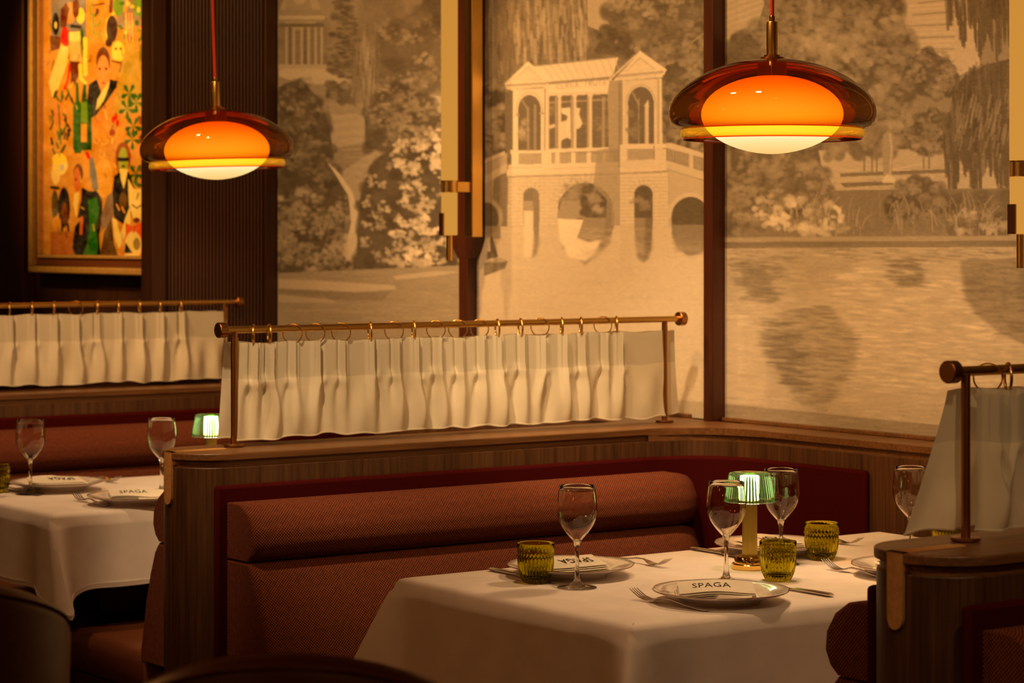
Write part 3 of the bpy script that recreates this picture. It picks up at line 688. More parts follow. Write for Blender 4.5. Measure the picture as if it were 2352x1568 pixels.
    L([(1438, 250)]+[(1472+34*math.cos(R(a)), 240+46*math.sin(R(a))) for a in range(185, 356, 12)]+[(1506, 250)], 2, .68)
    Q(1481, 240, 1490, 330, .80); P([(1480, 242), (1489, 228), (1491, 246)], .84); Q(1465, 225, 1469, 330, .50); L([(1454, 214), (1467, 240)], 3, .6); K([(1446, 240), (1462, 240), (1462, 310), (1446, 310)], 5, 5, 5, .52, .6)
    P([(1424, 332), (1530, 330), (1530, 340), (1424, 342)], .88); P([(1440, 342), (1500, 342), (1500, 366), (1440, 368)], .55)
    for k in range(12): L([(1443+k*5, 343), (1443+k*5, 366)], 2.2, .72, .8)
    Q(1424, 342, 1441, 384, .86); Q(1503, 342, 1530, 376, .84); L([(1502, 335), (1502, 374)], 3, .56); P([(1424, 368), (1503, 366), (1530, 376), (1530, 386), (1424, 386)], .84)
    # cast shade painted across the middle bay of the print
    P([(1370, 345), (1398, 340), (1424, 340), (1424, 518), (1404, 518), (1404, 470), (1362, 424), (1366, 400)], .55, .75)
    # reflection of the bridge
    for k in range(60): L([(1165+C.rng.uniform(0, 360), 520+C.rng.uniform(0, 100)), (1215+C.rng.uniform(0, 360), 520+C.rng.uniform(0, 100))], 4, .84, .15)
    Q(1424, 518, 1452, 640, .76, .5)
    C.blur(1165, 532, 1640, 650, 3, 2)
    # little rock with a figure
    P([(1112, 604), (1150, 592), (1166, 600), (1160, 616), (1112, 634)], .40); P([(1120, 600), (1150, 592), (1164, 600), (1140, 604)], .66)
    P([(1118, 596), (1122, 560), (1130, 540), (1136, 560), (1144, 590)], .34); L([(1122, 548), (1123, 575)], 6, .82)
    # ---------------- right part
    P([(1655, -220), (2500, -220), (2500, 560), (1655, 560)], .48)
    P([(1668, -220), (1780, -220), (1790, 30), (1740, 80), (1668, 110)], .60)
    for k in range(18): L([(1668, 60-k*14), (1780, 20-k*15)], 5, .70, .5)
    P([(1950, -220), (2250, -220), (2250, 150), (2170, 190), (2050, 130), (1950, 20)], .72)
    for k in range(22): L([(2050+C.rng.uniform(0, 60), -20+k*9), (2190, -30+k*9.5)], C.rng.uniform(2, 5), .45 if k % 3 == 0 else .8, .6)
    big = [(1740, 60), (1770, -40), (1900, -120), (2040, -60), (2080, 60), (2100, 140), (2080, 260), (2080, 360), (1960, 370), (1860, 390), (1680, 400), (1672, 120)]
    P(big, .30, .9); D(big, 520, 20, .28, .6, jit=.07); K(big, 180, 14, 7, .52, .5, 9); K([(1820, 20), (2080, 40), (2080, 340), (1960, 330)], 60, 12, 8, .62, .5, 9)
    D([(1672, 90), (1740, 70), (1740, 160), (1672, 180)], 60, 11, .27, .7)
    L([(1858, -20), (1862, 60)], 9, .5)
    # meadow
    P([(1880, 345), (2330, 340), (2330, 450), (1900, 450)], .66)
    for k in range(60): L([(1900+C.rng.uniform(0, 300), 370+C.rng.uniform(0, 70)), (1960+C.rng.uniform(0, 300), 370+C.rng.uniform(0, 70))], 4, C.rng.uniform(.55, .82), .5)
    P([(1930, 398), (2180, 388), (2190, 396), (1930, 406)], .38); P([(1930, 420), (2050, 416), (2052, 424), (1940, 430)], .36)
    # small trees
    for x in (1985, 2003, 2014): L([(x, 340), (x, 392)], 4, .42)
    D([(1900, 300), (2060, 300), (2060, 352), (1900, 362)], 90, 13, .36, .75); K([(1900, 300), (2060, 300), (2060, 345), (1900, 350)], 18, 10, 6, .56, .5)
    for x in (2113, 2122): L([(x, 220), (x, 262)], 3, .45)
    t1 = [(2072, 200), (2086, 150), (2130, 116), (2176, 136), (2200, 176), (2186, 208), (2140, 224)]
    P(t1, .29); D(t1, 90, 11, .29, .7); K(t1, 26, 9, 5, .54, .55)
    t2 = [(2090, 300), (2110, 265), (2150, 245), (2176, 280), (2172, 345), (2120, 356), (2092, 340)]
    P(t2, .29); D(t2, 80, 11, .29, .7); K(t2, 20, 9, 5, .54, .5)
    for x in (2121, 2134): L([(x, 350), (x, 386)], 4, .42)
    # standing stone figure
    P([(2028, 310), (2040, 300), (2050, 306), (2053, 340), (2047, 415), (2030, 418), (2026, 350)], .54); P([(2028, 408), (2038, 400), (2056, 406), (2056, 420), (2026, 420)], .80)
    L([(2044, 308), (2048, 340), (2044, 400)], 5, .66)
    # weeping willow at the right
    P([(2196, 300), (2186, 220), (2210, 180), (2260, 150), (2330, 132), (2500, 110), (2500, 360), (2210, 350)], .27)
    P([(2200, -220), (2500, -220), (2500, 60), (2230, 40)], .27)
    for k in range(900):
        x = C.rng.uniform(2166, 2490); top = 330-max(0, min(1, (x-2164)/70))**.6*190; y = C.rng.uniform(top, 370); ln = C.rng.uniform(30, 90)
        sw = 6*math.sin(x*.07); end = 400+38*math.sin(x*.11)+22*math.sin(x*.31)+(x-2166)*.08
        if y+ln < end: L([(x, y), (x+sw*.4, y+ln*.5), (x+sw*.5, y+ln)], C.rng.uniform(3, 6), C.rng.uniform(.19, .36), .65)
    for k in range(200):
        x = C.rng.uniform(2176, 2490); e = 415+40*math.sin(x*.11)+20*math.sin(x*.31)+C.rng.uniform(-14, 8)+(x-2166)*.08; L([(x, e-C.rng.uniform(60, 110)), (x+2, e)], 3.5, .26, .8)
    for k in range(600):
        x = C.rng.uniform(2172, 2490); y = C.rng.uniform(-200, 40); ln = C.rng.uniform(30, 80); e = 60+(x-2172)*.5+30*math.sin(x*.16)
        if y+ln < e: L([(x, y), (x+4, y+ln)], C.rng.uniform(3, 6), C.rng.uniform(.19, .38), .65)
    for k in range(130):
        x = C.rng.uniform(2176, 2480); e = 64+(x-2172)*.45+30*math.sin(x*.16)+C.rng.uniform(-16, 10); L([(x, e-C.rng.uniform(50, 90)), (x+2, e)], 3.5, .27, .8)
    for k in range(70):
        x = C.rng.uniform(2200, 2330); y = C.rng.uniform(200, 330); L([(x, y), (x-6, y+30)], 4, .5, .5)
    # dark shrubs, grasses and flowers on the bank
    P([(1655, 440), (2500, 430), (2500, 556), (1655, 556)], .40)
    s1 = [(1668, 400), (1720, 360), (1800, 350), (1880, 370), (1916, 430), (1900, 470), (1668, 540)]
    P(s1, .31); D(s1, 200, 14, .30, .6); K(s1, 70, 10, 6, .52, .5)
    s2 = [(2040, 470), (2060, 430), (2110, 405), (2160, 430), (2180, 490), (2040, 500)]
    P(s2, .28); D(s2, 90, 12, .28, .7); K(s2, 24, 8, 5, .50, .6)
    D([(2180, 450), (2480, 440), (2480, 540), (2180, 540)], 160, 14, .29, .6)
    for k in range(150):
        x = C.rng.uniform(1750, 2300); y = C.rng.uniform(490, 545); h = C.rng.uniform(25, 60); b = C.rng.uniform(-26, 26); v = C.rng.uniform(.38, .66)
        L([(x, y), (x+b*.3, y-h*.6), (x+b, y-h)], 2.6, v, .7)
    K([(1735, 450), (1950, 470), (1940, 545), (1740, 520)], 34, 7, 6, .80, .65, 8); K([(2180, 480), (2330, 500), (2330, 540), (2200, 540)], 16, 7, 5, .68, .6, 7)
    P([(1655, 545), (2500, 540), (2500, 552), (1655, 556)], .56); P([(1655, 556), (2500, 552), (2500, 568), (1655, 572)], .36)
    # lake
    lake = C.mask([(1655, 570), (2500, 566), (2500, 1060), (1655, 1060)])
    C.a = C.a*(1-lake[..., None])+.66*lake[..., None]
    EL(2120, 760, 260, 170, .76, .7, .9); P([(1668, 700), (1760, 760), (1760, 930), (1668, 930)], .78, .6)
    EL(1800, 620, 150, 50, .54, .6, .9)
    P([(1700, 600), (1760, 620), (1790, 690), (1740, 690), (1705, 650)], .42, .7)
    def streaks(pts, n, v, al=.5, ln=(12, 44), wd=(3, 5)):
        xs = [p[0] for p in pts]; ys = [p[1] for p in pts]
        for _ in range(n):
            x = C.rng.uniform(min(xs), max(xs)); y = C.rng.uniform(min(ys), max(ys)); ins = False
            for i in range(len(pts)):
                (xa, ya), (xb, yb) = pts[i], pts[(i+1) % len(pts)]
                if (ya > y) != (yb > y) and x < (xb-xa)*(y-ya)/(yb-ya)+xa: ins = not ins
            if ins:
                l = C.rng.uniform(*ln)/2; sl = .05*l; L([(x-l, y-sl), (x+l, y+sl)], C.rng.uniform(*wd), v+C.rng.uniform(-.06, .06), al)
    al_ = [(1668, 575), (2480, 570), (2480, 1000), (1668, 940)]
    streaks(al_, 700, .62, .4); streaks(al_, 300, .84, .35); streaks([(1920, 610), (2330, 640), (2330, 900), (1950, 900)], 260, .92, .45)
    bush = [(1745, 770), (1800, 715), (1900, 700), (1960, 760), (1968, 830), (1930, 890), (1900, 945), (1870, 960), (1830, 920), (1790, 860), (1750, 800)]
    P(bush, .56, .6); streaks(bush, 420, .46, .5); streaks([(1760, 730), (1830, 740), (1850, 900), (1800, 880), (1760, 800)], 160, .34, .55)
    streaks([(1690, 600), (1800, 600), (1780, 700), (1700, 690)], 130, .38, .5)
    streaks([(2040, 590), (2110, 590), (2120, 660), (2050, 660)], 90, .42, .6)
    streaks([(1668, 572), (2480, 570), (2480, 600), (1668, 602)], 120, .46, .5)
    wr = [(2205, 600), (2500, 580), (2500, 800), (2350, 790), (2290, 760), (2240, 720), (2215, 680)]
    P(wr, .42, .7); streaks(wr, 200, .36, .5)
    for k in range(60):
        x = C.rng.uniform(2210, 2480); y = C.rng.uniform(600, 680); L([(x, y), (x+2, y+40)], 4, .36, .4)
    C.blur(1668, 575, 2490, 940, 5, 1)
    # painted plinth band along the foot of the print
    P([(1655, 926), (2500, 1010), (2500, 1100), (1655, 1100)], .46, .85); streaks([(1668, 930), (2480, 1010), (2480, 1060), (1668, 980)], 160, .52, .5)
    P([(1500, 914), (1655, 926), (1655, 1000), (1500, 1000)], .55, .6)
    C.noise(6, 3, .018); C.noise(26, 4, .02, np.maximum(lake, 0))
    return C
def sepia(v):
    v = np.clip(v, 0, 1); g = v**1.6
    lo = np.array([.038, .024, .010], np.float32); hi = np.array([.97, .84, .68], np.float32)
    return lo+(hi-lo)*g
mur = draw_mural()
def panel(n0, n1, dn, dz, ztop, label):
    ns = np.linspace(n0, n1, int((n1-n0)/dn)); zs = np.concatenate([np.arange(ZL, ztop, dz), np.linspace(ztop, 2.995, 12)])
    return print_grid('mural_panel', M['mural'], UW, ns, zs, mur, sepia, label=label, category='mural', group='sepia landscape mural panels')
panel(5.99, 7.128, .0052, .0029, 2.30, 'sepia mural panel with temple and flowering shrubs left of brass wall lamp')
panel(4.846, 5.942, .0040, .0025, 2.15, 'sepia mural panel with the pavilion bridge over water, between two wood posts')
panel(3.711, 4.807, .0034, .0022, 2.05, 'sepia mural panel with willow and rippled lake behind the larger amber pendant')
panel(2.2, 3.664, .0120, .0080, 1.98, 'sepia mural panel of dark willow at far right, behind right wall lamp')

# ------------------------------------------------------------------ the narrow picture (a generic crowded cafe painting)
def draw_picture():
    C = Canvas(90, -160, 360, 625, 1.25, 3, (.60, .30, .06), 11)
    P, Q, L, EL = C.poly, C.quad, C.line, C.ell; rg = C.rng
    OR = (.72, .36, .07); YE = (.86, .62, .12); PALE = (.80, .62, .25); DK = (.045, .035, .035); GR = (.06, .16, .03); GR2 = (.22, .34, .05); RED = (.60, .03, .02); BR = (.20, .07, .025); BL = (.20, .22, .28); FL = (.74, .33, .12)
    for _ in range(500):
        EL(rg.uniform(100, 350), rg.uniform(-160, 610), rg.uniform(5, 16), rg.uniform(5, 16), np.array(OR)*rg.uniform(.75, 1.15), .35, .6)
    Q(118, -160, 198, 90, BL, .8); EL(185, 36, 10, 18, YE); Q(268, -160, 344, 60, BL, .6)
    EL(160, 30, 14, 24, FL); P([(140, 20), (152, 6), (160, 20), (150, 70), (138, 60)], BR); EL(174, 20, 8, 22, BR); L([(165, 60), (184, 62)], 8, DK)
    P([(146, 60), (160, 70), (162, 100), (150, 108), (140, 96), (140, 75)], RED)
    EL(128, 55, 8, 26, DK); EL(128, 58, 3, 8, PALE); P([(115, 82), (140, 84), (138, 112), (116, 118)], BR)
    P([(158, 74), (184, 72), (186, 140), (160, 142)], PALE)
    for k in range(6): L([(161+k*4.5, 95), (161+k*4.5, 140)], 1.4, DK)
    P([(140, 104), (158, 108), (156, 140), (135, 200), (120, 225), (112, 190), (125, 150)], PALE, .9); P([(160, 140), (184, 142), (180, 175), (172, 195), (164, 190)], BR)
    L([(160, 150), (156, 185), (148, 205)], 5, RED); L([(188, 70), (192, 130)], 8, GR); L([(196, 90), (196, 170)], 10, YE)
    for (x, y, r_) in ((215, 22, 9), (222, 46, 9), (222, 70, 8)):
        L([(x+r_*math.cos(a), y+r_*1.4*math.sin(a)) for a in [i*.6 for i in range(8)]], 3.5, GR2)
    EL(224, 26, 4, 8, BR); L([(216, 12), (240, 8)], 4, BR)
    L([(262, 30), (246, 45), (244, 90)], 5, YE); EL(257, 66, 13, 31, (.09, .045, .035)); EL(250, 98, 8, 10, (.09, .045, .035)); L([(256, 0), (254, 26)], 8, BR)
    EL(272, 15, 12, 22, GR2); EL(318, 12, 12, 26, GR2); 
    for k in range(30): EL(rg.uniform(275, 345), rg.uniform(0, 100), rg.uniform(3, 7), rg.uniform(3, 8), (GR, YE, GR2, OR)[k % 4], .85, .4)
    for k in range(5): L([(290+k*3, 30), (292+k*3, 96)], 2, RED if k % 2 else PALE)
    EL(271, 118, 15, 24, YE); EL(266, 112, 3, 3, BR); EL(277, 112, 3, 3, BR); L([(258, 140), (280, 144), (275, 166)], 4, BR)
    EL(293, 155, 11, 14, DK); EL(292, 154, 4, 5, BR)
    P([(284, 120), (330, 110), (324, 200), (330, 260), (262, 262), (270, 200)], (.52, .36, .07), .85); Q(320, 102, 342, 140, (.28, .22, .06), .8)
    # woman's head with dark coat
    EL(237, 142, 16, 34, BR); EL(237, 165, 14, 38, FL); EL(229, 158, 3, 3, DK); EL(244, 158, 3, 3, DK); EL(237, 190, 3, 2.5, RED); L([(237, 160), (238, 178)], 2, OR)
    P([(222, 182), (204, 194), (200, 230), (208, 272), (224, 262), (232, 210)], DK); P([(252, 182), (270, 186), (268, 200), (240, 240), (222, 262), (220, 256), (240, 216)], DK)
    P([(238, 204), (252, 184), (250, 200), (238, 232), (220, 254), (224, 228)], PALE)
    P([(245, 245), (245, 272), (216, 292), (214, 276)], (.78, .28, .08))
    # bottles
    P([(174, 190), (180, 190), (182, 230), (190, 246), (190, 340), (186, 352), (172, 352), (168, 340), (168, 246), (174, 232)], GR); P([(192, 185), (198, 186), (199, 228), (210, 246), (211, 345), (184, 345), (186, 246)], (.05, .12, .025))
    P([(186, 236), (200, 232), (202, 282), (186, 282)], GR2); Q(186, 284, 200, 326, OR); L([(184, 150), (186, 180), (196, 190)], 8, YE)
    # olive sprigs
    for k in range(34):
        a = rg.uniform(0, 3.1); x = rg.uniform(116, 164); y = rg.uniform(200, 345); L([(x, y), (x+6*math.cos(a), y+13)], 4.5, GR if k % 2 else DK, .9)
    EL(134, 262, 10, 30, (.62, .24, .06)); L([(134, 240), (140, 330)], 3, GR)
    # vine leaves
    for (x, y) in ((297, 215), (313, 235), (292, 250), (306, 290), (304, 320), (312, 400), (306, 420)):
        for k in range(5):
            a = k*1.25+.3; P([(x, y), (x+16*math.cos(a-.3), y+20*math.sin(a-.3)), (x+21*math.cos(a), y+26*math.sin(a)), (x+16*math.cos(a+.3), y+20*math.sin(a+.3))], GR)
    for k in range(22): EL(rg.uniform(318, 346), rg.uniform(265, 400), 5, 6, (BR, (.30, .08, .03), OR)[k % 3], .9, .3)
    for x, y in ((260, 275), (270, 283), (266, 268)): EL(x, y, 4, 8, RED)
    EL(258, 305, 7, 8, (.34, .05, .02)); L([(258, 312), (258, 330)], 2, PALE)
    # curled pale figures in the middle
    for k in range(26):
        x = rg.uniform(215, 275); y = rg.uniform(300, 450); L([(x+7*math.cos(t), y+12*math.sin(t)) for t in [i*.7 for i in range(5)]], 2.5, ((.80, .46, .12), (.46, .20, .05))[k % 2], .8)
    EL(238, 410, 22, 46, (.74, .42, .10), .8)
    P([(205, 365), (214, 360), (222, 400), (226, 436), (214, 438), (206, 400)], BL, .9)
    L([(200, 352), (204, 362)], 8, RED)
    # man at lower left in a dark coat
    EL(180, 398, 11, 22, BR); EL(177, 412, 8, 28, (.60, .20, .07)); EL(174, 412, 2, 3, DK)
    P([(188, 430), (206, 440), (210, 470), (196, 500), (178, 500), (186, 460)], DK); P([(170, 445), (182, 440), (176, 500), (168, 470)], PALE)
    EL(138, 378, 17, 24, PALE); EL(136, 366, 16, 14, YE); EL(143, 384, 5, 8, (.6, .5, .45)); EL(128, 400, 10, 24, PALE, .8)
    L([(118, 430), (134, 432)], 7, DK); EL(147, 476, 14, 46, DK); EL(148, 490, 8, 26, BR); L([(143, 520), (142, 548)], 5, DK); L([(156, 515), (158, 545)], 5, DK); EL(126, 470, 8, 34, (.14, .09, .03)); EL(130, 512, 10, 16, OR)
    Q(116, 532, 170, 610, (.50, .19, .04))
    for k in range(12): L([(118+k*5, 532), (118+k*5, 608)], 1.5, (.40, .13, .03), .6)
    P([(198, 440), (222, 438), (234, 456), (236, 500), (228, 540), (232, 600), (178, 600), (166, 570), (172, 520), (190, 500)], DK)
    P([(202, 460), (222, 452), (228, 480), (220, 525), (226, 560), (220, 602), (184, 602), (200, 560), (206, 520)], (.05, .20, .02)); L([(188, 500), (186, 536)], 7, (.62, .20, .06))
    P([(246, 450), (262, 438), (264, 480), (256, 510), (234, 530), (232, 500)], (.30, .20, .15))
    # green-faced man with red beard
    EL(283, 362, 18, 36, (.34, .10, .03)); EL(283, 372, 11, 34, (.38, .42, .08)); L([(273, 366), (293, 366)], 9, DK); EL(283, 382, 4, 3, BR)
    P([(272, 396), (296, 394), (308, 440), (300, 500), (290, 520), (262, 500), (258, 440), (262, 406)], DK); P([(274, 388), (294, 388), (288, 420), (284, 434), (278, 412)], PALE)
    EL(283, 460, 9, 18, (.20, .11, .03)); L([(268, 470), (274, 482)], 4, OR); L([(286, 488), (280, 476)], 4, OR)
    P([(258, 500), (268, 504), (276, 540), (288, 500), (300, 470), (300, 510), (274, 572), (262, 545)], PALE)
    P([(240, 530), (256, 500), (262, 560), (276, 600), (226, 602)], (.16, .09, .03))
    # white-faced cat-like mask and jester
    P([(294, 410), (308, 434), (324, 434), (340, 422), (336, 490), (320, 512), (306, 500), (296, 470)], PALE); L([(304, 470), (314, 478), (326, 470)], 3, BR); EL(314, 506, 8, 6, BR)
    P([(288, 512), (306, 520), (326, 508), (336, 540), (340, 606), (320, 606), (290, 550)], (.70, .14, .03)); EL(306, 565, 20, 34, PALE); P([(288, 556), (304, 580), (298, 590), (286, 578)], DK); EL(314, 560, 8, 14, (.36, .26, .07)); EL(298, 595, 18, 14, PALE)
    for k in range(90):
        x = rg.uniform(112, 346); y = rg.uniform(-150, 605); cc = (DK, BR, GR, (.42, .18, .03), YE, (.30, .12, .03))[k % 6]; L([(x, y), (x+rg.uniform(-7, 7), y+rg.uniform(5, 22))], rg.uniform(1.5, 4), cc, .6)
    C.noise(5, 5, .02); C.noise(14, 18, .03)
    return C
pic = draw_picture()
pt = thing('framed_painting', 'narrow colourful painting of a crowded cafe in a gilt frame', 'painting', 3.80, 7.8, 1.304)
A0, A1 = -.52, .505
pf = MB()
for (a0, a1, b0, b1) in ((A0, A1, 0, .026), (A0, A1, 1.40, 1.43), (A0, A0+.03, .026, 1.40), (A1-.03, A1, .026, 1.40)): pf.box(-.055, -.002, a0, a1, b0, b1)
pf.obj('frame', M['gilt'], pt, bevel=.006)
pf = MB()
for (a0, a1, b0, b1) in ((A0+.03, A1-.03, .026, .056), (A0+.03, A0+.055, .056, 1.40), (A1-.055, A1-.03, .056, 1.40)): pf.box(-.035, -.002, a0, a1, b0, b1)
pf.obj('inner_frame', M['leather'], pt, bevel=.003)
pf = MB()
for (a0, a1, b0, b1) in ((A0+.055, A1-.055, .056, .068), (A0+.055, A0+.062, .068, 1.40), (A1-.062, A1-.055, .068, 1.40)): pf.box(-.042, -.002, a0, a1, b0, b1)
pf.obj('gilt_slip', M['gilt'], pt, bevel=.002)
cv = print_grid('canvas', M['canvas'], 3.80-.02, np.linspace(7.343, 8.243, 360), np.linspace(1.370, 2.70, 620), pic, lambda v: np.clip(v, 0, 1)**1.25*1.1)
cv.parent = pt; cv.location = (-3.80, -7.8, -1.304)

# ------------------------------------------------------------------ booth joinery
TW = .1075                                             # half thickness of a partition
def outline(u0, u1, nc, r, seg=12):
    """plan of a partition: half-round end at u0, square at u1, centred on nc"""
    c0 = u0+r
    return [(c0+r*math.cos(a), nc+r*math.sin(a)) for a in [math.pi/2+math.pi*k/(2*seg) for k in range(2*seg+1)]]+[(u1, nc-r), (u1, nc+r)]
def partition(label, uc, nc, u1, strap=True):
    """uc: centre of the round end; local origin at (uc, nc)"""
    t = thing('booth_partition', label, 'partition', uc, nc, group='booth partitions')
    L_ = u1-uc
    def ol(r): return [(r*math.cos(a), r*math.sin(a)) for a in [math.pi/2+math.pi*k/28 for k in range(29)]]+[(L_, -r), (L_, r)]
    MB().prism(ol(TW-.001), 0, ZL-.032).obj('body', M['wood_v'], t, smooth=25, bevel=.0015)
    MB().prism(ol(TW-.006), ZL-.032, ZL-.017).obj('groove_band', M['wood_h'], t, smooth=25)
    MB().prism(ol(TW-.009), ZL-.034, ZL-.0305).obj('shadow_gap', M['groove'], t, smooth=0)
    MB().prism(ol(TW+.003), ZL-.017, ZL).obj('cap', M['wood_h'], t, smooth=25, bevel=.0025)
    if strap:
        m = MB(); hw = .0165; x0 = -(TW+.0045); rr = TW+.0045
        # over the top
        top = [(-math.sqrt(rr*rr-y*y), y) for y in np.linspace(-hw, hw, 9)]+[(.02+hw*math.cos(a), hw*math.sin(a)) for a in [math.pi/2-math.pi*k/8 for k in range(9)]]
        m.prism(top, ZL-.001, ZL+.0012)
        # down the nose, rounded bottom
        ys = np.linspace(-hw, hw, 9); rings = []
        for y in ys:
            xo = -math.sqrt(rr*rr-y*y); zb = ZL-.117+hw-math.sqrt(max(hw*hw-y*y, 0))
            rings.append([(xo, y, zb), (xo+.012, y, zb), (xo+.012, y, ZL+.0012), (xo, y, ZL+.0012)])
        m.loft(rings); so = m.obj('strap_inlay', M['strap'], t, smooth=30, label='tan burr wood strap over the rounded end')
        MB().box(-TW+.0, -TW+.012, -hw-.006, -hw-.001, ZL-.028, ZL-.021).obj('strap_pin', M['brass'], so)
    return t
partition('low wood partition with rounded end in the middle of the picture', 2.622, 4.826, 4.10)
partition('low wood partition with rounded end at the right edge of the picture', 2.714, 2.641, 4.10)
partition('farthest low wood partition, in front of the picture wall at left', 2.30, 6.99, 4.10)

# wall ledge with concave corner fillets; built as part of the setting
def fillet(u, n, r, s, seg=10):
    """corner wedge polygon at (u, n): wall towards +u, partition towards s*n"""
    cx, cy = u-r, n-s*r
    arc = [(cx+r*math.cos(a), cy+s*r*math.sin(a)) for a in [math.pi/2*k/seg for k in range(seg+1)]]
    return [(u, n)]+arc if s < 0 else [(u, n)]+arc
UF = 3.99
def ledge(n0, n1, idx):
    r = .20; seg = 10
    for (z0, z1, dx, mt, nm) in ((0, ZL-.032, 0, 'wood_v', 'wall_front'), (ZL-.032, ZL-.017, .006, 'wood_h', 'trim_%d' % (idx*10)), (ZL-.017, ZL, -.003, 'wood_h', 'trim_%d' % (idx*10+1))):
        o = struct(nm, MB().box(UF+dx, UW+.005, n0, n1, z0, z1), M[mt], bevel=.0015 if not dx > 0 else 0)
        for k, (nf, s) in enumerate(((n1, 1), (n0, -1))):
            arc = [(UF+dx-r+r*math.cos(a), nf-s*(r-r*math.sin(a))) for a in [math.pi/2*q/seg for q in range(seg+1)]]
            f_ = MB().prism([(UF+dx, nf)]+arc[:-1]+[(UF+dx-r, nf)], z0, z1).obj('corner_fillet', M[mt], o, smooth=25)
ledge(2.7505, 4.7165, 7)
ledge(4.9355, 6.8805, 8)
ledge(.8, 2.5315, 9)
struct('trim_10', MB().box(UW-.016, UW-.0005, 2.76, 3.66, ZL, ZL+.010), M['wood_h'], bevel=.002)
struct('trim_11', MB().box(UW-.016, UW-.0005, 3.715, 4.802, ZL, ZL+.010), M['wood_h'], bevel=.002)
struct('trim_12', MB().box(UW-.016, UW-.0005, 4.94, 5.94, ZL, ZL+.010), M['wood_h'], bevel=.002)

# ------------------------------------------------------------------ banquettes
ROLL = [(0, .848), (-.035, .853), (-.075, .846), (-.105, .826), (-.125, .795), (-.128, .765), (-.117, .742), (-.10, .728), (0, .728)]
CUSH = [(0, .725), (-.098, .724), (-.118, .70), (-.140, .65), (-.163, .58), (-.180, .50), (-.19, .46), (-.188, .44), (0, .44)]
def soft_sweep(prof, x0, x1, r=.03, r1=None):
    """upholstered bar: profile (y, z) swept along x, shrinking in rounded steps at both ends; UV in metres"""
    r1 = r if r1 is None else r1
    m = MB(); cy = 0; zc = sum(p[1] for p in prof)/len(prof); st = []
    for k in range(7):
        a = math.pi/2*k/6; st.append((x0+r*(1-math.cos(a))**1, 1-.0*(1-math.sin(a)), r*(1-math.sin(a))))
    a_ = [(x0+r*(1-math.sin(math.pi/2*k/6)), r*(1-math.cos(math.pi/2*k/6))) for k in range(6, -1, -1)]
    a_ = [(x0+r*(1-math.sin(t)), r*(1-math.cos(t))) for t in [math.pi/2*(1-k/6) for k in range(7)]]
    b_ = [(x1-r1*(1-math.sin(t)), r1*(1-math.cos(t))) for t in [math.pi/2*(k/6) for k in range(7)]]
    mid = [(x0+r+(x1-r1-x0-r)*k/12, 0) for k in range(1, 12)]
    P_ = []
    # densify profile
    for (a, b) in zip(prof[:-1], prof[1:]):
        for k in range(3): P_.append((a[0]+(b[0]-a[0])*k/3, a[1]+(b[1]-a[1])*k/3))
    P_.append(prof[-1]); arc = [0]
    for a, b in zip(P_[:-1], P_[1:]): arc.append(arc[-1]+math.hypot(a[0]-b[0], a[1]-b[1]))
    zm = min(p[1] for p in prof); zM = max(p[1] for p in prof); rings = []; uvs = []
    sts = [(x, d) for x, d in a_]+mid+[(x, d) for x, d in b_]
    lenx = 0; px_, pd = sts[0]
    for (x, d) in sts:
        lenx += math.hypot(x-px_, d-pd); px_, pd = x, d; ring = []
        for (y, z), s_ in zip(P_, arc):
            yy = min(0, y+d) if y < -.001 else 0
            zz = min(z, zM-d*.4) if z > (zm+zM)/2 else z
            ring.append((x, yy, zz)); uvs.append((lenx, s_))
        rings.append(ring)
    # end caps with their own UVs
    m.loft(rings, caps=False, uvs=uvs)
    for ring in (rings[0], rings[-1]):
        m.add(ring, [tuple(range(len(ring)))], [(p[1]*1.0, p[2]) for p in ring])
    return m
def banquette(label, u0, u1, nf, side, roll_u1=None, velvet_pts=None, right_r=.12, vel_u0=None):
    """nf: partition face; side -1 seats face the camera side, +1 the far side"""
    t = thing('banquette', label, 'banquette', u0, nf, group='upholstered booth benches')
    L_ = u1-u0; s = side; vf = .018
    v0 = (vel_u0 if vel_u0 is not None else u0-.0)-u0
    if velvet_pts is None:
        m = MB()
        pr = [(v0, 0), (v0, vf*s), (L_, vf*s), (L_, 0)]
        m.prism(pr, .36, .886)
    else:
        m = MB(); loc = [(p[0]-u0, p[1]-nf) for p in velvet_pts]; m.prism(loc, .36, .886)
    m.obj('back_panel', M['velvet'], t, smooth=30, bevel=.008, label='maroon velvet panel behind the cushions')
    def flip(mb, off):
        mb.v = [(x, (-y if s > 0 else y)+off, z) for x, y, z in mb.v]; return mb
    ru = (roll_u1 if roll_u1 else u1)-u0
    flip(soft_sweep(ROLL, 0, ru, .018, right_r), vf*s).obj('headrest_roll', M['weave'], t, smooth=50, merge=False)
    flip(soft_sweep(CUSH, 0.0, ru, .018, right_r), vf*s).obj('back_cushion', M['weave'], t, smooth=50, merge=False)
    m = MB(); x0, x1 = 0.0, L_; ya, yb = .16, .60
    ring = lambda d, z: [(x0+d, ya, z), (x1, ya, z), (x1, yb-d, z), (x0+d+.02, yb-d, z), (x0+d, yb-d-.02, z)]
    m.loft([ring(.012, .36), ring(.002, .375), ring(.0, .40), ring(.0, .43), ring(.006, .452), ring(.02, .462)])
    m.v = [(x, y*s+vf*s, z) for x, y, z in m.v]; m.obj('seat_cushion', M['leather'], t, smooth=50, bevel=.006)
    m = MB().box(.012, L_, .0, .56, .0, .358); m.v = [(x, y*s+vf*s, z) for x, y, z in m.v]; m.obj('plinth', M['wood_dark'], t, bevel=.003)
    return t
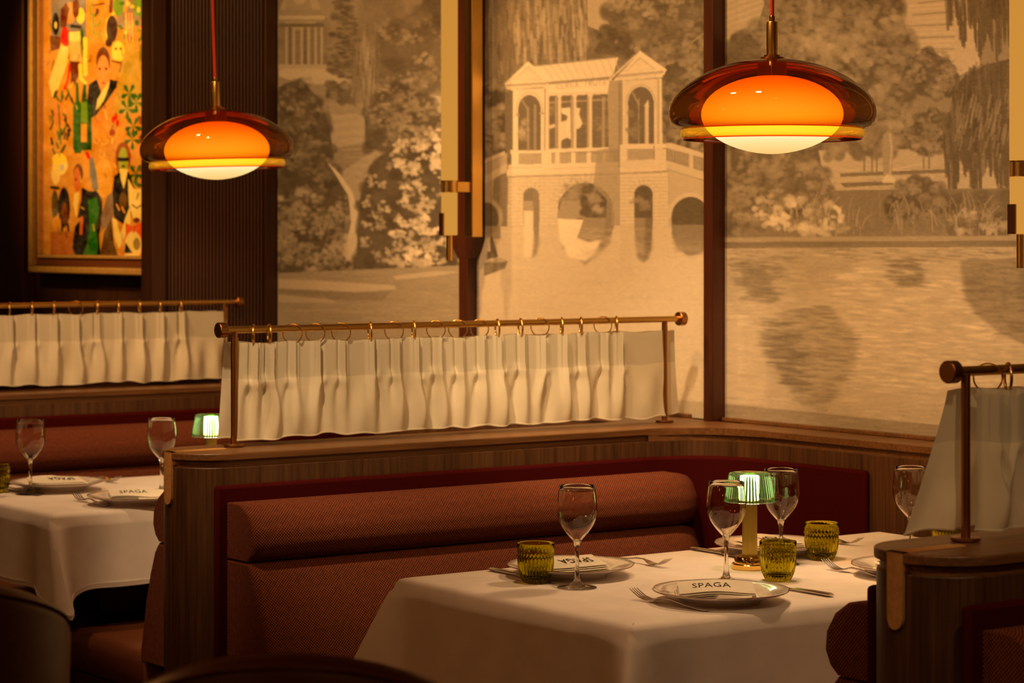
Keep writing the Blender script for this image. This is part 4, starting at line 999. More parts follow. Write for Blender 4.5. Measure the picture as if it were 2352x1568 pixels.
def lpath(n_face, n_end, s, u0):
    """velvet strip: along the partition face, round the corner and along the wall"""
    r = .20; t = .018; ux = UF; sg = 10
    if s < 0:   # strip on camera side of a far partition; wall runs towards -n
        outer = [(u0, n_face)]+[(ux-r+r*math.cos(a), n_face-r+r*math.sin(a)) for a in [math.pi/2-math.pi/2*k/sg for k in range(sg+1)]]+[(ux, n_end)]
        inner = [(ux-t, n_end)]+[(ux-r+(r-t)*math.cos(a), n_face-r+(r-t)*math.sin(a)) for a in [math.pi/2*k/sg for k in range(sg+1)]]+[(u0, n_face-t)]
    else:
        outer = [(u0, n_face)]+[(ux-r+r*math.cos(a), n_face+r-r*math.sin(a)) for a in [math.pi/2-math.pi/2*k/sg for k in range(sg+1)]]+[(ux, n_end)]
        inner = [(ux-t, n_end)]+[(ux-r+(r-t)*math.cos(a), n_face+r-(r-t)*math.sin(a)) for a in [math.pi/2*k/sg for k in range(sg+1)]]+[(u0, n_face+t)]
    return outer+inner
E1 = .002
banquette('red brown woven banquette in the centre, facing the middle table', 2.592, 3.96, 4.826-TW-E1, -1, 3.90, lpath(4.826-TW-E1, 4.127, -1, 2.565))
banquette('banquette whose end shows left of the middle partition, by the far table', 2.60, 3.96, 4.826+TW+E1, 1, 3.90, lpath(4.826+TW+E1, 5.5, 1, 2.575))
banquette('far banquette behind the left table, under the leftmost curtain', 2.32, 3.96, 6.99-TW-E1, -1, 3.90, lpath(6.99-TW-E1, 6.3, -1, 2.30))
banquette('banquette whose rounded end shows at bottom right, against the right partition', 2.69, 3.96, 2.641+TW+E1, 1, 3.90, lpath(2.641+TW+E1, 3.30, 1, 2.665))
banquette('banquette in shade on the near side of the right partition', 2.66, 3.96, 2.641-TW-E1, -1, 3.90, lpath(2.641-TW-E1, 2.0, -1, 2.63))

# ------------------------------------------------------------------ curtain rails and curtains
def rail(label, up, n, ue, far_post=True, near=True):
    """up: near post; ue: far post; local origin at (up, n, ZL)"""
    t = thing('curtain_rail', label, 'curtain rail', up, n, ZL, group='brass curtain rails'); h = .267; L_ = ue-up; x0 = -.022; x1 = L_+.045
    rd = MB().cyl(.008, x0, x1, 20, (0, 0, h), 'x').obj('rod', M['brass'], t)
    for (x, sg) in (((x0), -1), ((x1), 1)):
        MB().cyl(.018, min(x, x+sg*.02), max(x, x+sg*.02), 32, (0, 0, h), 'x', .0015).obj('finial', M['brass_dark'], rd)
    for x in ([0, L_] if far_post else [0]):
        po = MB().cyl(.0075, .004, h, 18, (x, 0, 0)).obj('post', M['brass_dark'], t)
        MB().cyl(.003, .004, h-.018, 10, (x+.0105, .004, 0)).obj('stay_rod', M['brass'], t)
        MB().cyl(.0235, .0015, .007, 28, (x, 0, 0), bev=.001).obj('base_flange', M['brass_dark'], po)
    return t
def curtain(label, up, n, L_, rings, seed, pleats=None, x0f=.012, flare0=.0, n_rear=.024, rear=(-.03, .03), lift=0):
    """cafe curtain: front and rear cloth hung from one set of rings; local origin under the rod at the near post"""
    t = thing('cafe_curtain', label, 'curtain', up, n, ZL, group='cream linen cafe curtains'); rg = np.random.RandomState(seed)
    zt, zb = .237, .018
    def sheet(xa, xb, yoff, seed2, amp, nm, flare_l=0, flare_r=0, pl=None):
        r2 = np.random.RandomState(seed2); nx, nz = int((xb-xa)/.0028), 46
        X = np.linspace(xa, xb, nx)[None, :]; T = np.linspace(0, 1, nz)[:, None]
        Y = np.zeros((nz, nx)); DX = np.zeros((nz, nx)); ZZ = np.zeros((nz, nx))
        open_ = np.clip((T-.33)/.5, 0, 1); open_ = open_*open_*(3-2*open_)
        for i, xk in enumerate(pl):
            a = r2.uniform(.75, 1.25)*amp; dr = r2.uniform(-.014, .014); w = .0048+.0115*open_+.002*T; cx = xk+dr*open_
            d = (X-cx); sgn = 1 if r2.rand() > .4 else -1
            Y += -a*(.9+.35*open_)*np.exp(-(d/w)**2)
            Y += a*.55*np.exp(-((d-sgn*(.010+.008*open_))/(w*1.0))**2)
            Y += -a*.35*(1-open_)*np.exp(-((d+sgn*.011)/(w*.7))**2)
            Y += -a*.5*np.exp(-((T-.42-r2.uniform(-.04, .06))/.06)**2)*np.exp(-((d-sgn*.012)/.012)**2)   # puff below the stitched heading
        for k in range(5):
            f_ = r2.uniform(9, 46); ph = r2.uniform(0, 6.3); Y += amp*.22*open_*np.sin(X*f_*2.2+ph+T*r2.uniform(-1.5, 1.5))
        Y += amp*.10*np.sin(X*31+seed2)*(1-open_)
        u_ = (X-xa)/(xb-xa)
        Y = Y*(1-.55*T**6)
        ZZ = zt+(zb-zt)*T+.0016*np.sin(X*23+seed2)+.0014*np.sin(X*57)+T**3*(.0018*np.sin(X*17+1.3*seed2)+.0016*np.sin(X*71+seed2))
        XX = X-flare_l*T**1.2*np.clip(1-u_*5, 0, 1)+flare_r*T**1.5*np.clip(1-(1-u_)*7, 0, 1)+0*T
        Y = Y+yoff+(-.006*T if yoff < .01 else .01*T)
        co_ = np.stack([np.broadcast_to(XX, Y.shape), Y, np.broadcast_to(ZZ, Y.shape)], -1)
        m = MB(); vs = co_.reshape(-1, 3).tolist(); idx = np.arange(nz*nx).reshape(nz, nx)
        q = np.stack([idx[:-1, :-1], idx[:-1, 1:], idx[1:, 1:], idx[1:, :-1]], -1).reshape(-1, 4)
        uv = [(float(x), float(1-tt)) for tt in T[:, 0] for x in X[0]]
        m.add(vs, [tuple(int(v) for v in r_) for r_ in q], uv)
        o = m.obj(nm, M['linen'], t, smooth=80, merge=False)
        # rolled hem
        hm = MB(); b = co_[-1][::3]
        hm.loft([[(p[0], p[1]+.0018*math.cos(a), p[2]+.0022*math.sin(a)) for a in [k*math.pi/3 for k in range(6)]] for p in b])
        hm.obj('hem', M['linen'], o, smooth=60)
        return o
    pl = pleats if pleats is not None else [r_[0] for r_ in rings]
    sheet(x0f, L_-.012, -.004 if not lift else -.004, seed, .0175, 'front_cloth', .012, .012, pl)
    sheet(rear[0], L_+rear[1], n_rear, seed+5, .008, 'rear_cloth', flare0, .025, [p+.02 for p in pl])
    Rr = .0235
    for (x, ang) in rings:
        m = MB(); A = R(-ang if ang > 0 else 50)
        MX = Matrix.Rotation(A, 3, 'Z') @ Matrix.Rotation(R(90), 3, 'Y')
        m.torus(Rr-.001, .002, (0, 0, 0), 40, 8, MX, flat=(.0015, .0025)); o = m.obj('curtain_ring', M['brass'], t, smooth=60); o.location = (x, .002, .267+.008-Rr+.0035)
    return t
def ring_list(pxs, n, up, face):
    out = []
    for i, p in enumerate(pxs):
        r_ = (p-1176)/F; D = n/(-r_*ST+CT); u = (r_*CT+ST)*D; out.append((u-up, face[i]))
    return out
N2 = 4.856
rail('brass curtain rail with ringed curtain across the middle partition', 2.696, N2, 3.962)
E_, O_ = 33, -48      # ring turned edge-on / open to the viewer (degrees from the rail's cross-section)
RX2 = [(.052, 31), (.094, 20), (.156, -40), (.218, -44), (.288, -44), (.368, 22), (.436, -42), (.492, 24), (.556, -40), (.620, -26), (.684, -34), (.738, 22), (.808, 22), (.868, -38), (.936, 30), (.996, 30), (1.066, -34), (1.110, 33)]
rng2 = random.Random(4)
curtain('cream pleated linen curtain above the middle partition', 2.696, N2, 1.266, RX2, 3, rear=(-.012, .052), flare0=.012)
N3 = 2.671
rail('brass curtain rail with round dark finial at the right edge', 2.788, N3, 4.0)
RX3 = [(.052, -44), (.098, 33)]+[(.15+.062*k, (33, -42, 20)[k % 3]) for k in range(16)]
curtain('cream linen curtain at the right edge, its hem flaring out past the post', 2.788, N3, 1.212, RX3, 8, x0f=.022, rear=(-.016, .03), flare0=.085)
N1 = 7.02
rail('brass curtain rail with ringed curtain at far left, beneath the painting', 2.376, N1, 3.86)
RX1 = [(.06+.0745*k, (22, 20, 24, 20, 22, -42, 22)[k % 7]) for k in range(18)]
curtain('cream pleated linen curtain at far left, beneath the painting', 2.376, N1, 1.50, RX1, 21, x0f=.012, rear=(-.02, -.03))

# ------------------------------------------------------------------ tables and cloths
def round_rect(L_, W_, r, per=10):
    pts = []
    for (cx, cy, a0) in ((L_-r, W_-r, 0), (r, W_-r, 90), (r, r, 180), (L_-r, r, 270)):
        for k in range(per+1): a = R(a0+90*k/per); pts.append((cx+r*math.cos(a), cy+r*math.sin(a), math.cos(a), math.sin(a)))
    return pts
def tablecloth(label, u, n, L_, W_, drop, seed, fl=(.075, .075)):
    t = thing('tablecloth', label, 'tablecloth', u, n, 0, group='white tablecloths'); rg = np.random.RandomState(seed)
    r = .020; base = []
    corners = ((L_, W_, 45), (0, W_, 135), (0, 0, 225), (L_, 0, 315))
    # perimeter stations
    st = []
    segs = [((L_, 0), (L_, W_), (1, 0)), ((L_, W_), (0, W_), (0, 1)), ((0, W_), (0, 0), (-1, 0)), ((0, 0), (L_, 0), (0, -1))]
    for (a, b, nr) in segs:
        ln = math.hypot(b[0]-a[0], b[1]-a[1]); N_ = int(ln/.014)
        for k in range(N_+1):
            s_ = k/N_*ln; st.append((a[0]+(b[0]-a[0])*k/N_, a[1]+(b[1]-a[1])*k/N_, nr, min(s_, ln-s_), s_ < ln/2, a if s_ < ln/2 else b))
    rings = []; nt_ = 22
    m = MB(); ns_ = len(st); vs = []
    ph = rg.uniform(0, 6, 6)
    for j in range(-5, nt_+1):
        for i, (x, y, nr, dc, first, cn) in enumerate(st):
            cd = (.25 if cn[0] > 0 else -fl[0]/.075, 1 if cn[1] > 0 else -1)
            if cn == (0, 0): cd = (-fl[0]/.075, -fl[1]/.075)
            elif cn[0] == 0: cd = (-1, 1)
            if j < -3:
                ins = r*1.2+(.06 if j == -5 else .012); vs.append((min(max(x, ins), L_-ins), min(max(y, ins), W_-ins), ZT)); continue
            if j <= 0:     # quarter-round over the table edge
                a = (j+3)/3*math.pi/2; off = r*(math.sin(a)-1)+.001; z = ZT-r*(1-math.cos(a)); t_ = 0
                px, py = x+nr[0]*off, y+nr[1]*off
                ins = r*(1-math.sin(a))+.0
                px = min(max(px, ins*.9), L_-ins*.9); py = min(max(py, ins*.9), W_-ins*.9)
                vs.append((px, py, z)); continue
            t_ = j/nt_; e = math.exp(-(dc/.030)**2); e2 = math.exp(-(dc/.10)**2)
            ln = drop*(1+.30*math.exp(-(dc/.05)**1.5))
            out = .004+.014*t_+.10*drop/.2*e2*t_*.0
            wav = .010*t_*math.sin(x*6+y*7+ph[0])+.005*t_*math.sin(x*17-y*13+ph[1])
            px = x+nr[0]*(out+wav)+cd[0]*(.075*e*t_**.9)/1.0-(.022*t_*math.exp(-((dc-.10)/.05)**2))*nr[0]
            py = y+nr[1]*(out+wav)+cd[1]*(.075*e*t_**.9)/1.0-(.022*t_*math.exp(-((dc-.10)/.05)**2))*nr[1]
            vs.append((px, py, ZT-r-(ln-r)*t_))
    rows = nt_+6; fs = []
    for j in range(rows-1):
        for i in range(ns_): fs.append((j*ns_+i, j*ns_+(i+1) % ns_, (j+1)*ns_+(i+1) % ns_, (j+1)*ns_+i))
    m.add(vs, fs)
    fs_top = [tuple(range(ns_))]; m.f.append(fs_top[0])
    o = m.obj('cloth_sheet', M['cloth'], t, smooth=60)
    hm = MB(); last = vs[-ns_:]; last = last+[last[0]]
    hm.loft([[(p[0]+.0012*math.cos(a), p[1]+.0012*math.sin(a), p[2]+dz) for a, dz in ((0, 0), (2.1, .012), (4.2, .012))] for p in last], caps=False)
    hm.obj('hem', M['cloth'], o, smooth=60)
    return t
def table(label, u, n, L_, W_):
    t = thing('dining_table', label, 'table', u, n, 0, group='dining tables')
    MB().box(.022, L_-.022, .022, W_-.022, ZT-.032, ZT-.003).obj('tabletop', M['wood_dark'], t, bevel=.004)
    for x in (.28, L_-.28):
        MB().cyl(.035, .012, ZT-.034, 20, (x, W_/2, 0)).obj('leg', M['groove'], t)
        MB().box(x-.2, x+.2, W_/2-.24, W_/2+.24, 0, .012).obj('foot_plate', M['groove'], t, bevel=.003)
    return t
table('dining table under the white cloth in the middle booth', 2.615, 3.297, 1.335, .76)
tablecloth('white cloth draped over the middle table', 2.615, 3.297, 1.335, .76, .20, 2)
table('dining table under the white cloth in the left booth', 2.52, 5.455, 1.345, .76)
tablecloth('white cloth draped over the left table', 2.52, 5.455, 1.345, .76, .185, 5, (.0, .10))

# ------------------------------------------------------------------ glassware
def wine_glass():
    t = thing('wine_glass', '', 'wine glass', 0, 0, ZT, group='stemmed wine glasses')
    foot = [(0, .0005), (.037, .0008), (.0385, .0016), (.037, .0026), (.022, .005), (.012, .0085), (.0072, .014), (.0048, .024), (.0040, .045), (.0040, .068), (.0048, .080), (.0072, .0885), (.0085, .0925), (.0, .0955)]
    MB().lathe(foot, 36).obj('stem', M['solid_glass'], t, smooth=60)
    bowl = [(.0, .0905), (.006, .0905), (.0095, .0935), (.016, .1005), (.024, .110), (.0315, .121), (.0365, .133), (.0389, .146), (.0388, .158), (.0378, .172), (.0358, .188), (.0342, .198)]
    inn = [(max(r-.0009, 0), z+(.0035 if r < .005 else .0012 if r < .02 else .0004)) for r, z in bowl][::-1]
    bw = MB().lathe(bowl[:-1]+[(.0342, .1980), (.0339, .1984), (.0335, .1980)]+inn[1:], 56).obj('bowl', M['solid_glass'], t, smooth=60)
    return t
GL = [(2.823, 3.727, 'wine glass just right of the left green tumbler on the middle table'),
      (3.108, 3.618, 'wine glass directly left of the green lamp, overlapping its shade'),
      (3.370, 3.750, 'wine glass just behind and right of the green lamp'),
      (3.624, 3.627, 'rightmost wine glass, beside the hem of the right curtain'),
      (2.683, 5.932, 'leftmost wine glass, on the left table'),
      (2.980, 5.760, 'wine glass at right on the left table, beside the partition end')]
g0 = wine_glass()
for i, (u, n, lb) in enumerate(GL):
    if i == 0: place(g0, u, n, ZT); g0['label'] = lb
    else: dup(g0, lb, u, n, ZT, i*.7)
def tumbler():
    t = thing('tumbler', '', 'tumbler', 0, 0, ZT, group='olive green ribbed tumblers')
    NR = 30
    def rib(a, r, z):
        if z < .004 or z > .0575: return 1
        k = abs(math.sin(a*NR/2)); amp = .075 if z < .0515 else .04
        if .0515 <= z <= .0535: return .972
        return 1-amp*(1-k)
    outer = [(.0, .0), (.021, .0), (.0245, .0015), (.0275, .006), (.0305, .012), (.0333, .020), (.0352, .030), (.0364, .042), (.0366, .0515), (.0368, .0525), (.0368, .0535), (.0368, .056), (.0364, .0575), (.0364, .066), (.0367, .0765), (.0362, .0785), (.0352, .0785)]
    inner = [(.0347, .0765), (.0342, .060), (.0340, .045), (.0325, .030), (.030, .020), (.025, .0135), (.015, .011), (.0, .0105)]
    m = MB(); n_in = len(outer)
    def rf(a, r, z): return rib(a, r, z)
    prof = outer+inner; vs = []; fs = []; seg = NR*6; mm = len(prof)
    for j in range(seg):
        a = 2*math.pi*j/seg
        for i, (r, z) in enumerate(prof):
            rr = r*(rf(a, r, z) if i < n_in else 1); vs.append((rr*math.cos(a), rr*math.sin(a), z))
    for j in range(seg):
        for i in range(mm-1): fs.append((j*mm+i, ((j+1) % seg)*mm+i, ((j+1) % seg)*mm+i+1, j*mm+i+1))
    m.add(vs, fs); rc = m.obj('ribbed_cup', M['olive'], t, smooth=50)
    bd = MB()
    for k in range(NR):
        a = 2*math.pi*(k+.5)/NR; bd.lathe([(0, -.0011), (.0010, -.0006), (.0012, .0002), (.0007, .001), (0, .0012)], 6, (.0366*math.cos(a), .0366*math.sin(a), .0575))
    bd.obj('bead_band', M['olive'], rc, smooth=60)
    return t
TB = [(2.800, 3.831, 'olive tumbler at the left of the middle table, in front of a plate'),
      (3.207, 3.577, 'olive tumbler directly right of the lamp base'),
      (3.490, 3.756, 'olive tumbler behind the others on the middle table, by the maroon seat'),
      (3.800, 3.690, 'olive tumbler glimpsed between right curtain hem and partition cap'),
      (2.628, 6.026, 'olive tumbler cut by the left edge of the picture')]
t0 = tumbler()
for i, (u, n, lb) in enumerate(TB):
    if i == 0: place(t0, u, n, ZT); t0['label'] = lb
    else: dup(t0, lb, u, n, ZT, i*.37)

# ------------------------------------------------------------------ table lamps
def table_lamp(label, u, n):
    t = thing('table_lamp', label, 'lamp', u, n, ZT, group='green glass table lamps')
    MB().lathe([(0, 0), (.0355, 0), (.0368, .0015), (.0368, .0105), (.0355, .012), (.0315, .012), (.0315, .0255), (.0305, .027), (0, .027)], 48).obj('base', M['brass_pol'], t, smooth=35)
    MB().lathe([(.0155, .027), (.0155, .136)], 120, rib=lambda a, r, z: 1-.035*abs(math.sin(a*20)))  .obj('fluted_stem', M['brass_stem'], t, smooth=40)
    MB().lathe([(0, .135), (.0175, .135), (.018, .1365), (.018, .139), (.0172, .1405), (0, .1405)], 40).obj('collar', M['brass_pol'], t, smooth=35)
    MB().lathe([(0, .1407), (.0185, .1407), (.0195, .143), (.0195, .189), (.018, .191), (0, .191)], 32).obj('bulb', M['led'], t, smooth=60, label='glowing white diffuser inside the shade')
    NR = 44
    rb_ = lambda a, r, z: 1-.085*(1-abs(math.sin(a*NR/2))) if z < .1945 else 1
    MB().lathe([(.0530, .1385), (.0534, .1405), (.0520, .148), (.0492, .162), (.0458, .180), (.0438, .190), (.0425, .1945)], NR*6, rib=rb_).obj('ribbed_shade', M['green_glass'], t, smooth=30)
    MB().lathe([(.0425, .1945), (.0405, .1968), (.034, .1978), (.017, .1982), (.0165, .1975)], 64).obj('shade_top', M['green_glass'], t, smooth=50)
    MB().torus(.0531, .0009, (0, 0, .1386), 80, 6).obj('shade_lip', M['solid_glass'], t, smooth=60)
    MB().lathe([(0, .1955), (.012, .1955), (.0165, .1965), (.0165, .1985), (.012, .1995), (0, .200)], 32).obj('top_disc', M['brass_pol'], t, smooth=40)
    l = bpy.data.lights.new('table_lamp_glow', 'POINT'); l.energy = 4.6; l.color = (.93, 1.0, .93); l.shadow_soft_size = .014
    lo = bpy.data.objects.new('table_lamp_glow', l); COL.objects.link(lo); lo.location = W(u, n, ZT+.166)
    t_ = t; return t
table_lamp('lit lamp with green ribbed glass shade and brass stem on the middle table', 3.274, 3.738)
table_lamp('lit green glass lamp on the left table, half hidden by the curtain', 3.166, 5.830)

# ------------------------------------------------------------------ plates, napkins, cutlery
def plate_shape(a): return 1-.035*(1-abs(math.cos(3*a))**.45)
def plate():
    t = thing('plate', '', 'plate', 0, 0, ZT, group='white scalloped dinner plates'); m = MB()
    prof = [(0, .006), (.070, .006), (.080, .0075), (.087, .0125), (.100, .0165), (.118, .0205), (.1275, .0235), (.1285, .0245), (.1275, .0252), (.116, .0232), (.098, .0190), (.086, .0155), (.078, .0105), (.070, .0088), (0, .0088)]
    pr = [(0, .001), (.060, .001), (.064, .0), (.072, .0), (.074, .004), (.082, .0075), (.090, .0115), (.102, .0155), (.118, .0195), (.1275, .0230), (.1288, .0242), (.1275, .0252), (.116, .0235), (.098, .0200), (.088, .0165), (.080, .0115), (.070, .0098), (0, .0098)]
    m.lathe(pr, 144, rib=lambda a, r, z: plate_shape(a+.26) if r > .095 else 1); ds = m.obj('dish', M['china'], t, smooth=60)
    m = MB(); seg = 144; rings = []
    for j in range(seg+1):
        a = 2*math.pi*j/seg; q = plate_shape(a+.26); rings.append([((.1283+dx)*q*math.cos(a), (.1283+dx)*q*math.sin(a), .0246+dz) for dx, dz in ((.0009, 0), (0, .0009), (-.0013, .0006), (-.001, -.0004))])
    m.loft(rings, caps=False); m.obj('rim_line', M['china_rim'], ds, smooth=60, label='brown painted line on the rim')
    return t
PL = [(2.931, 3.427, 'scalloped white plate at the front of the middle table, nearest the viewer'),
      (2.914, 3.868, 'scalloped white plate behind the left wine glass of the middle table'),
      (3.476, 3.891, 'scalloped white plate behind the green lamp'),
      (3.477, 3.470, 'scalloped white plate mostly hidden by the right partition cap'),
      (2.789, 5.995, 'scalloped white plate at the back of the left table'),
      (2.809, 5.560, 'scalloped white plate at the front of the left table, beside partition')]
p0 = plate()
for i, (u, n, lb) in enumerate(PL):
    if i == 0: place(p0, u, n, ZT); p0['label'] = lb
    else: dup(p0, lb, u, n, ZT, 0)
def text_mesh(txt, size):
    cu = bpy.data.curves.new('lettering', 'FONT'); cu.body = txt; cu.size = size; cu.align_x = 'CENTER'; cu.align_y = 'CENTER'; cu.space_character = 1.05; cu.offset = .0; cu.resolution_u = 2
    ob = bpy.data.objects.new('lettering', cu); COL.objects.link(ob)
    bpy.context.view_layer.update(); me = bpy.data.meshes.new_from_object(ob.evaluated_get(bpy.context.evaluated_depsgraph_get()))
    bpy.data.objects.remove(ob); bpy.data.curves.remove(cu); return me
def napkin(label, u, n, rot, seed, txt='SPAGA', side=1, far=False):
    """folded linen napkin: three soft layers, lettering on top; side picks which edge the letters stand up from"""
    t = thing('napkin', label, 'napkin', u, n, ZT+.0105, rot, group='folded napkins on the plates'); rg = np.random.RandomState(seed)
    Lx, Ly = .150, .082
    def hgt(x, y, k):
        e = math.exp(-((y+Ly/2)/.022)**2)
        yf = -y if far else y
        return .0034*k+.0022*math.sin(x*42+seed+k*.25)*e+.0012*math.sin(x*19+seed)+.014*max(0, (yf+Ly/2)/Ly)*(k/3)*(1-.3*abs(x)/.075)
    for k in range(4):
        sc_ = 1-.02*k; nx, ny = 34, 14; m = MB(); dx = rg.uniform(-.004, .004); dy = rg.uniform(-.003, .003); top = []; bot = []
        for j in range(ny):
            for i in range(nx):
                x = (i/(nx-1)-.5)*Lx*sc_; y = (j/(ny-1)-.5)*Ly*sc_
                w_ = 1-.10*(abs(x)/(Lx/2))**3; ed = .0016*(1-min(1, min(i, nx-1-i, (j), (ny-1-j))/1.5))
                z = hgt(x, y, k); top.append((x+dx, y*w_+dy, z+.0036-ed)); bot.append((x+dx, y*w_+dy, z+.0002+ed))
        vs = top+bot; N_ = nx*ny; fs = []
        for j in range(ny-1):
            for i in range(nx-1):
                a = j*nx+i; fs += [(a, a+1, a+nx+1, a+nx), (N_+a, N_+a+nx, N_+a+nx+1, N_+a+1)]
        edge = [i for i in range(nx)]+[j*nx+nx-1 for j in range(1, ny)]+[(ny-1)*nx+i for i in range(nx-2, -1, -1)]+[j*nx for j in range(ny-2, 0, -1)]
        for a, b in zip(edge, edge[1:]+edge[:1]): fs.append((a, N_+a, N_+b, b))
        m.add(vs, fs); ly = m.obj('folded_layer', M['napkin'], t, smooth=50)
    me = text_mesh(txt, .024)
    bm = bmesh.new(); bm.from_mesh(me); bmesh.ops.triangulate(bm, faces=bm.faces)
    for v in bm.verts:
        x, y = v.co.x*side*.95-.012, (v.co.y*1.7)*side-.002*side; v.co = (x, y, hgt(x, y, 3)+.0042)
    bm.to_mesh(me); bm.free(); me.materials.clear(); me.materials.append(M['ink'])
    o = bpy.data.objects.new('lettering', me); COL.objects.link(o); o.parent = ly; o['label'] = 'dark embroidered letters'
    # loose folded corner in front
    c = MB(); c.loft([[(-.005, -.042, .0005), (.055, -.050, .0005), (.060, -.050, .004), (.0, -.042, .009)], [(-.010, -.030, .0005), (.060, -.030, .0005), (.062, -.030, .010), (-.006, -.030, .012)]])
    c.obj('turned_corner', M['napkin'], t, smooth=50, bevel=.001)
    return t
napkin('folded napkin with dark lettering on the front plate of the middle table', 2.925, 3.430, R(-36), 1)
napkin('folded napkin on the plate behind the left wine glass, middle table', 2.914, 3.868, R(170), 4, side=1, far=True)
napkin('folded napkin on the plate behind the green lamp', 3.466, 3.891, R(176), 7, far=True)
napkin('folded napkin on the plate half hidden by the right partition', 3.477, 3.470, R(-20), 9)
napkin('folded napkin with lettering on the back plate of the left table', 2.789, 5.995, R(170), 12, far=True)
napkin('folded napkin on the front plate of the left table', 2.809, 5.560, R(-20), 15)

def fork():
    """lies along +y, tines at +y, origin at the middle"""
    t = thing('fork', '', 'fork', 0, 0, ZT, group='steel dinner forks')
    m = MB(); pts = [(-.100, 0, .003), (-.094, 0, .003), (-.075, 0, .0035), (-.04, 0, .006), (-.005, 0, .011), (.02, 0, .0115), (.034, 0, .008), (.042, 0, .0055), (.050, 0, .0045)]
    m.bar(pts, [.010, .0175, .0165, .0105, .007, .0075, .015, .022, .024], [.0026, .0036, .0036, .003, .003, .0026, .0022, .002, .002]); m.v = [(y, x, z) for x, y, z in m.v]
    m.obj('handle', M['steel'], t, smooth=50)
    for k in range(4):
        c = (-.009+.006*k); m = MB()
        m.bar([(.048, c, .0045), (.060, c, .0045), (.075, c, .008), (.090, c, .0150), (.100, c, .0205)], [.0042, .0036, .0032, .0028, .0016], [.002, .002, .0018, .0016, .0012]); m.v = [(y, x, z) for x, y, z in m.v]
        m.obj('tine', M['steel'], t, smooth=50)
    return t
FK = [(2.829, 3.452, R(4), 'fork left of the front plate on the middle table'),
      (3.140, 3.935, R(180), 'fork whose tines show right of the back-left plate'),
      (3.700, 3.960, R(183), 'fork showing behind the rearmost green tumbler'),
      (3.395, 3.548, R(-2), 'fork at right of the middle table, near the hidden plate'),
      (2.717, 5.640, R(-2), 'fork at the front left of the left table'),
      (2.998, 6.150, R(180), 'fork right of the back plate on the left table')]
f0 = fork()
for i, (u, n, r_, lb) in enumerate(FK):
    if i == 0: place(f0, u, n, ZT, r_); f0['label'] = lb
    else: dup(f0, lb, u, n, ZT, r_)
def knife():
    t = thing('knife', '', 'knife', 0, 0, ZT, group='steel dinner knives')
    m = MB(); m.bar([(-.112, 0, .0045), (-.105, 0, .0048), (-.06, 0, .005), (-.016, 0, .0045), (-.010, 0, .004)], [.012, .0165, .0145, .011, .009], [.0045, .006, .006, .005, .004]); m.v = [(y, x, z) for x, y, z in m.v]; m.obj('handle', M['steel'], t, smooth=40)
    m = MB(); m.bar([(-.010, 0, .004), (.0, .001, .0035), (.05, .001, .003), (.095, .001, .003), (.112, -.004, .003)], [.009, .016, .019, .017, .005], [.003, .0015, .0012, .0012, .001]); m.v = [(y, x, z) for x, y, z in m.v]; m.obj('blade', M['steel'], t, smooth=40)
    return t
KN = [(3.135, 3.462, R(2), 'knife right of the front plate on the middle table'),
      (2.823, 3.912-.0, R(178), 'knife passing behind the left green tumbler'),
      (3.371, 3.925, R(180), 'knife lying behind the green lamp'),
      (2.684, 5.985, R(180), 'knife at the far left, beside the leftmost wine glass')]
k0 = knife()
for i, (u, n, r_, lb) in enumerate(KN):
    if i == 0: place(k0, u, n, ZT, r_); k0['label'] = lb
    else: dup(k0, lb, u, n, ZT, r_)

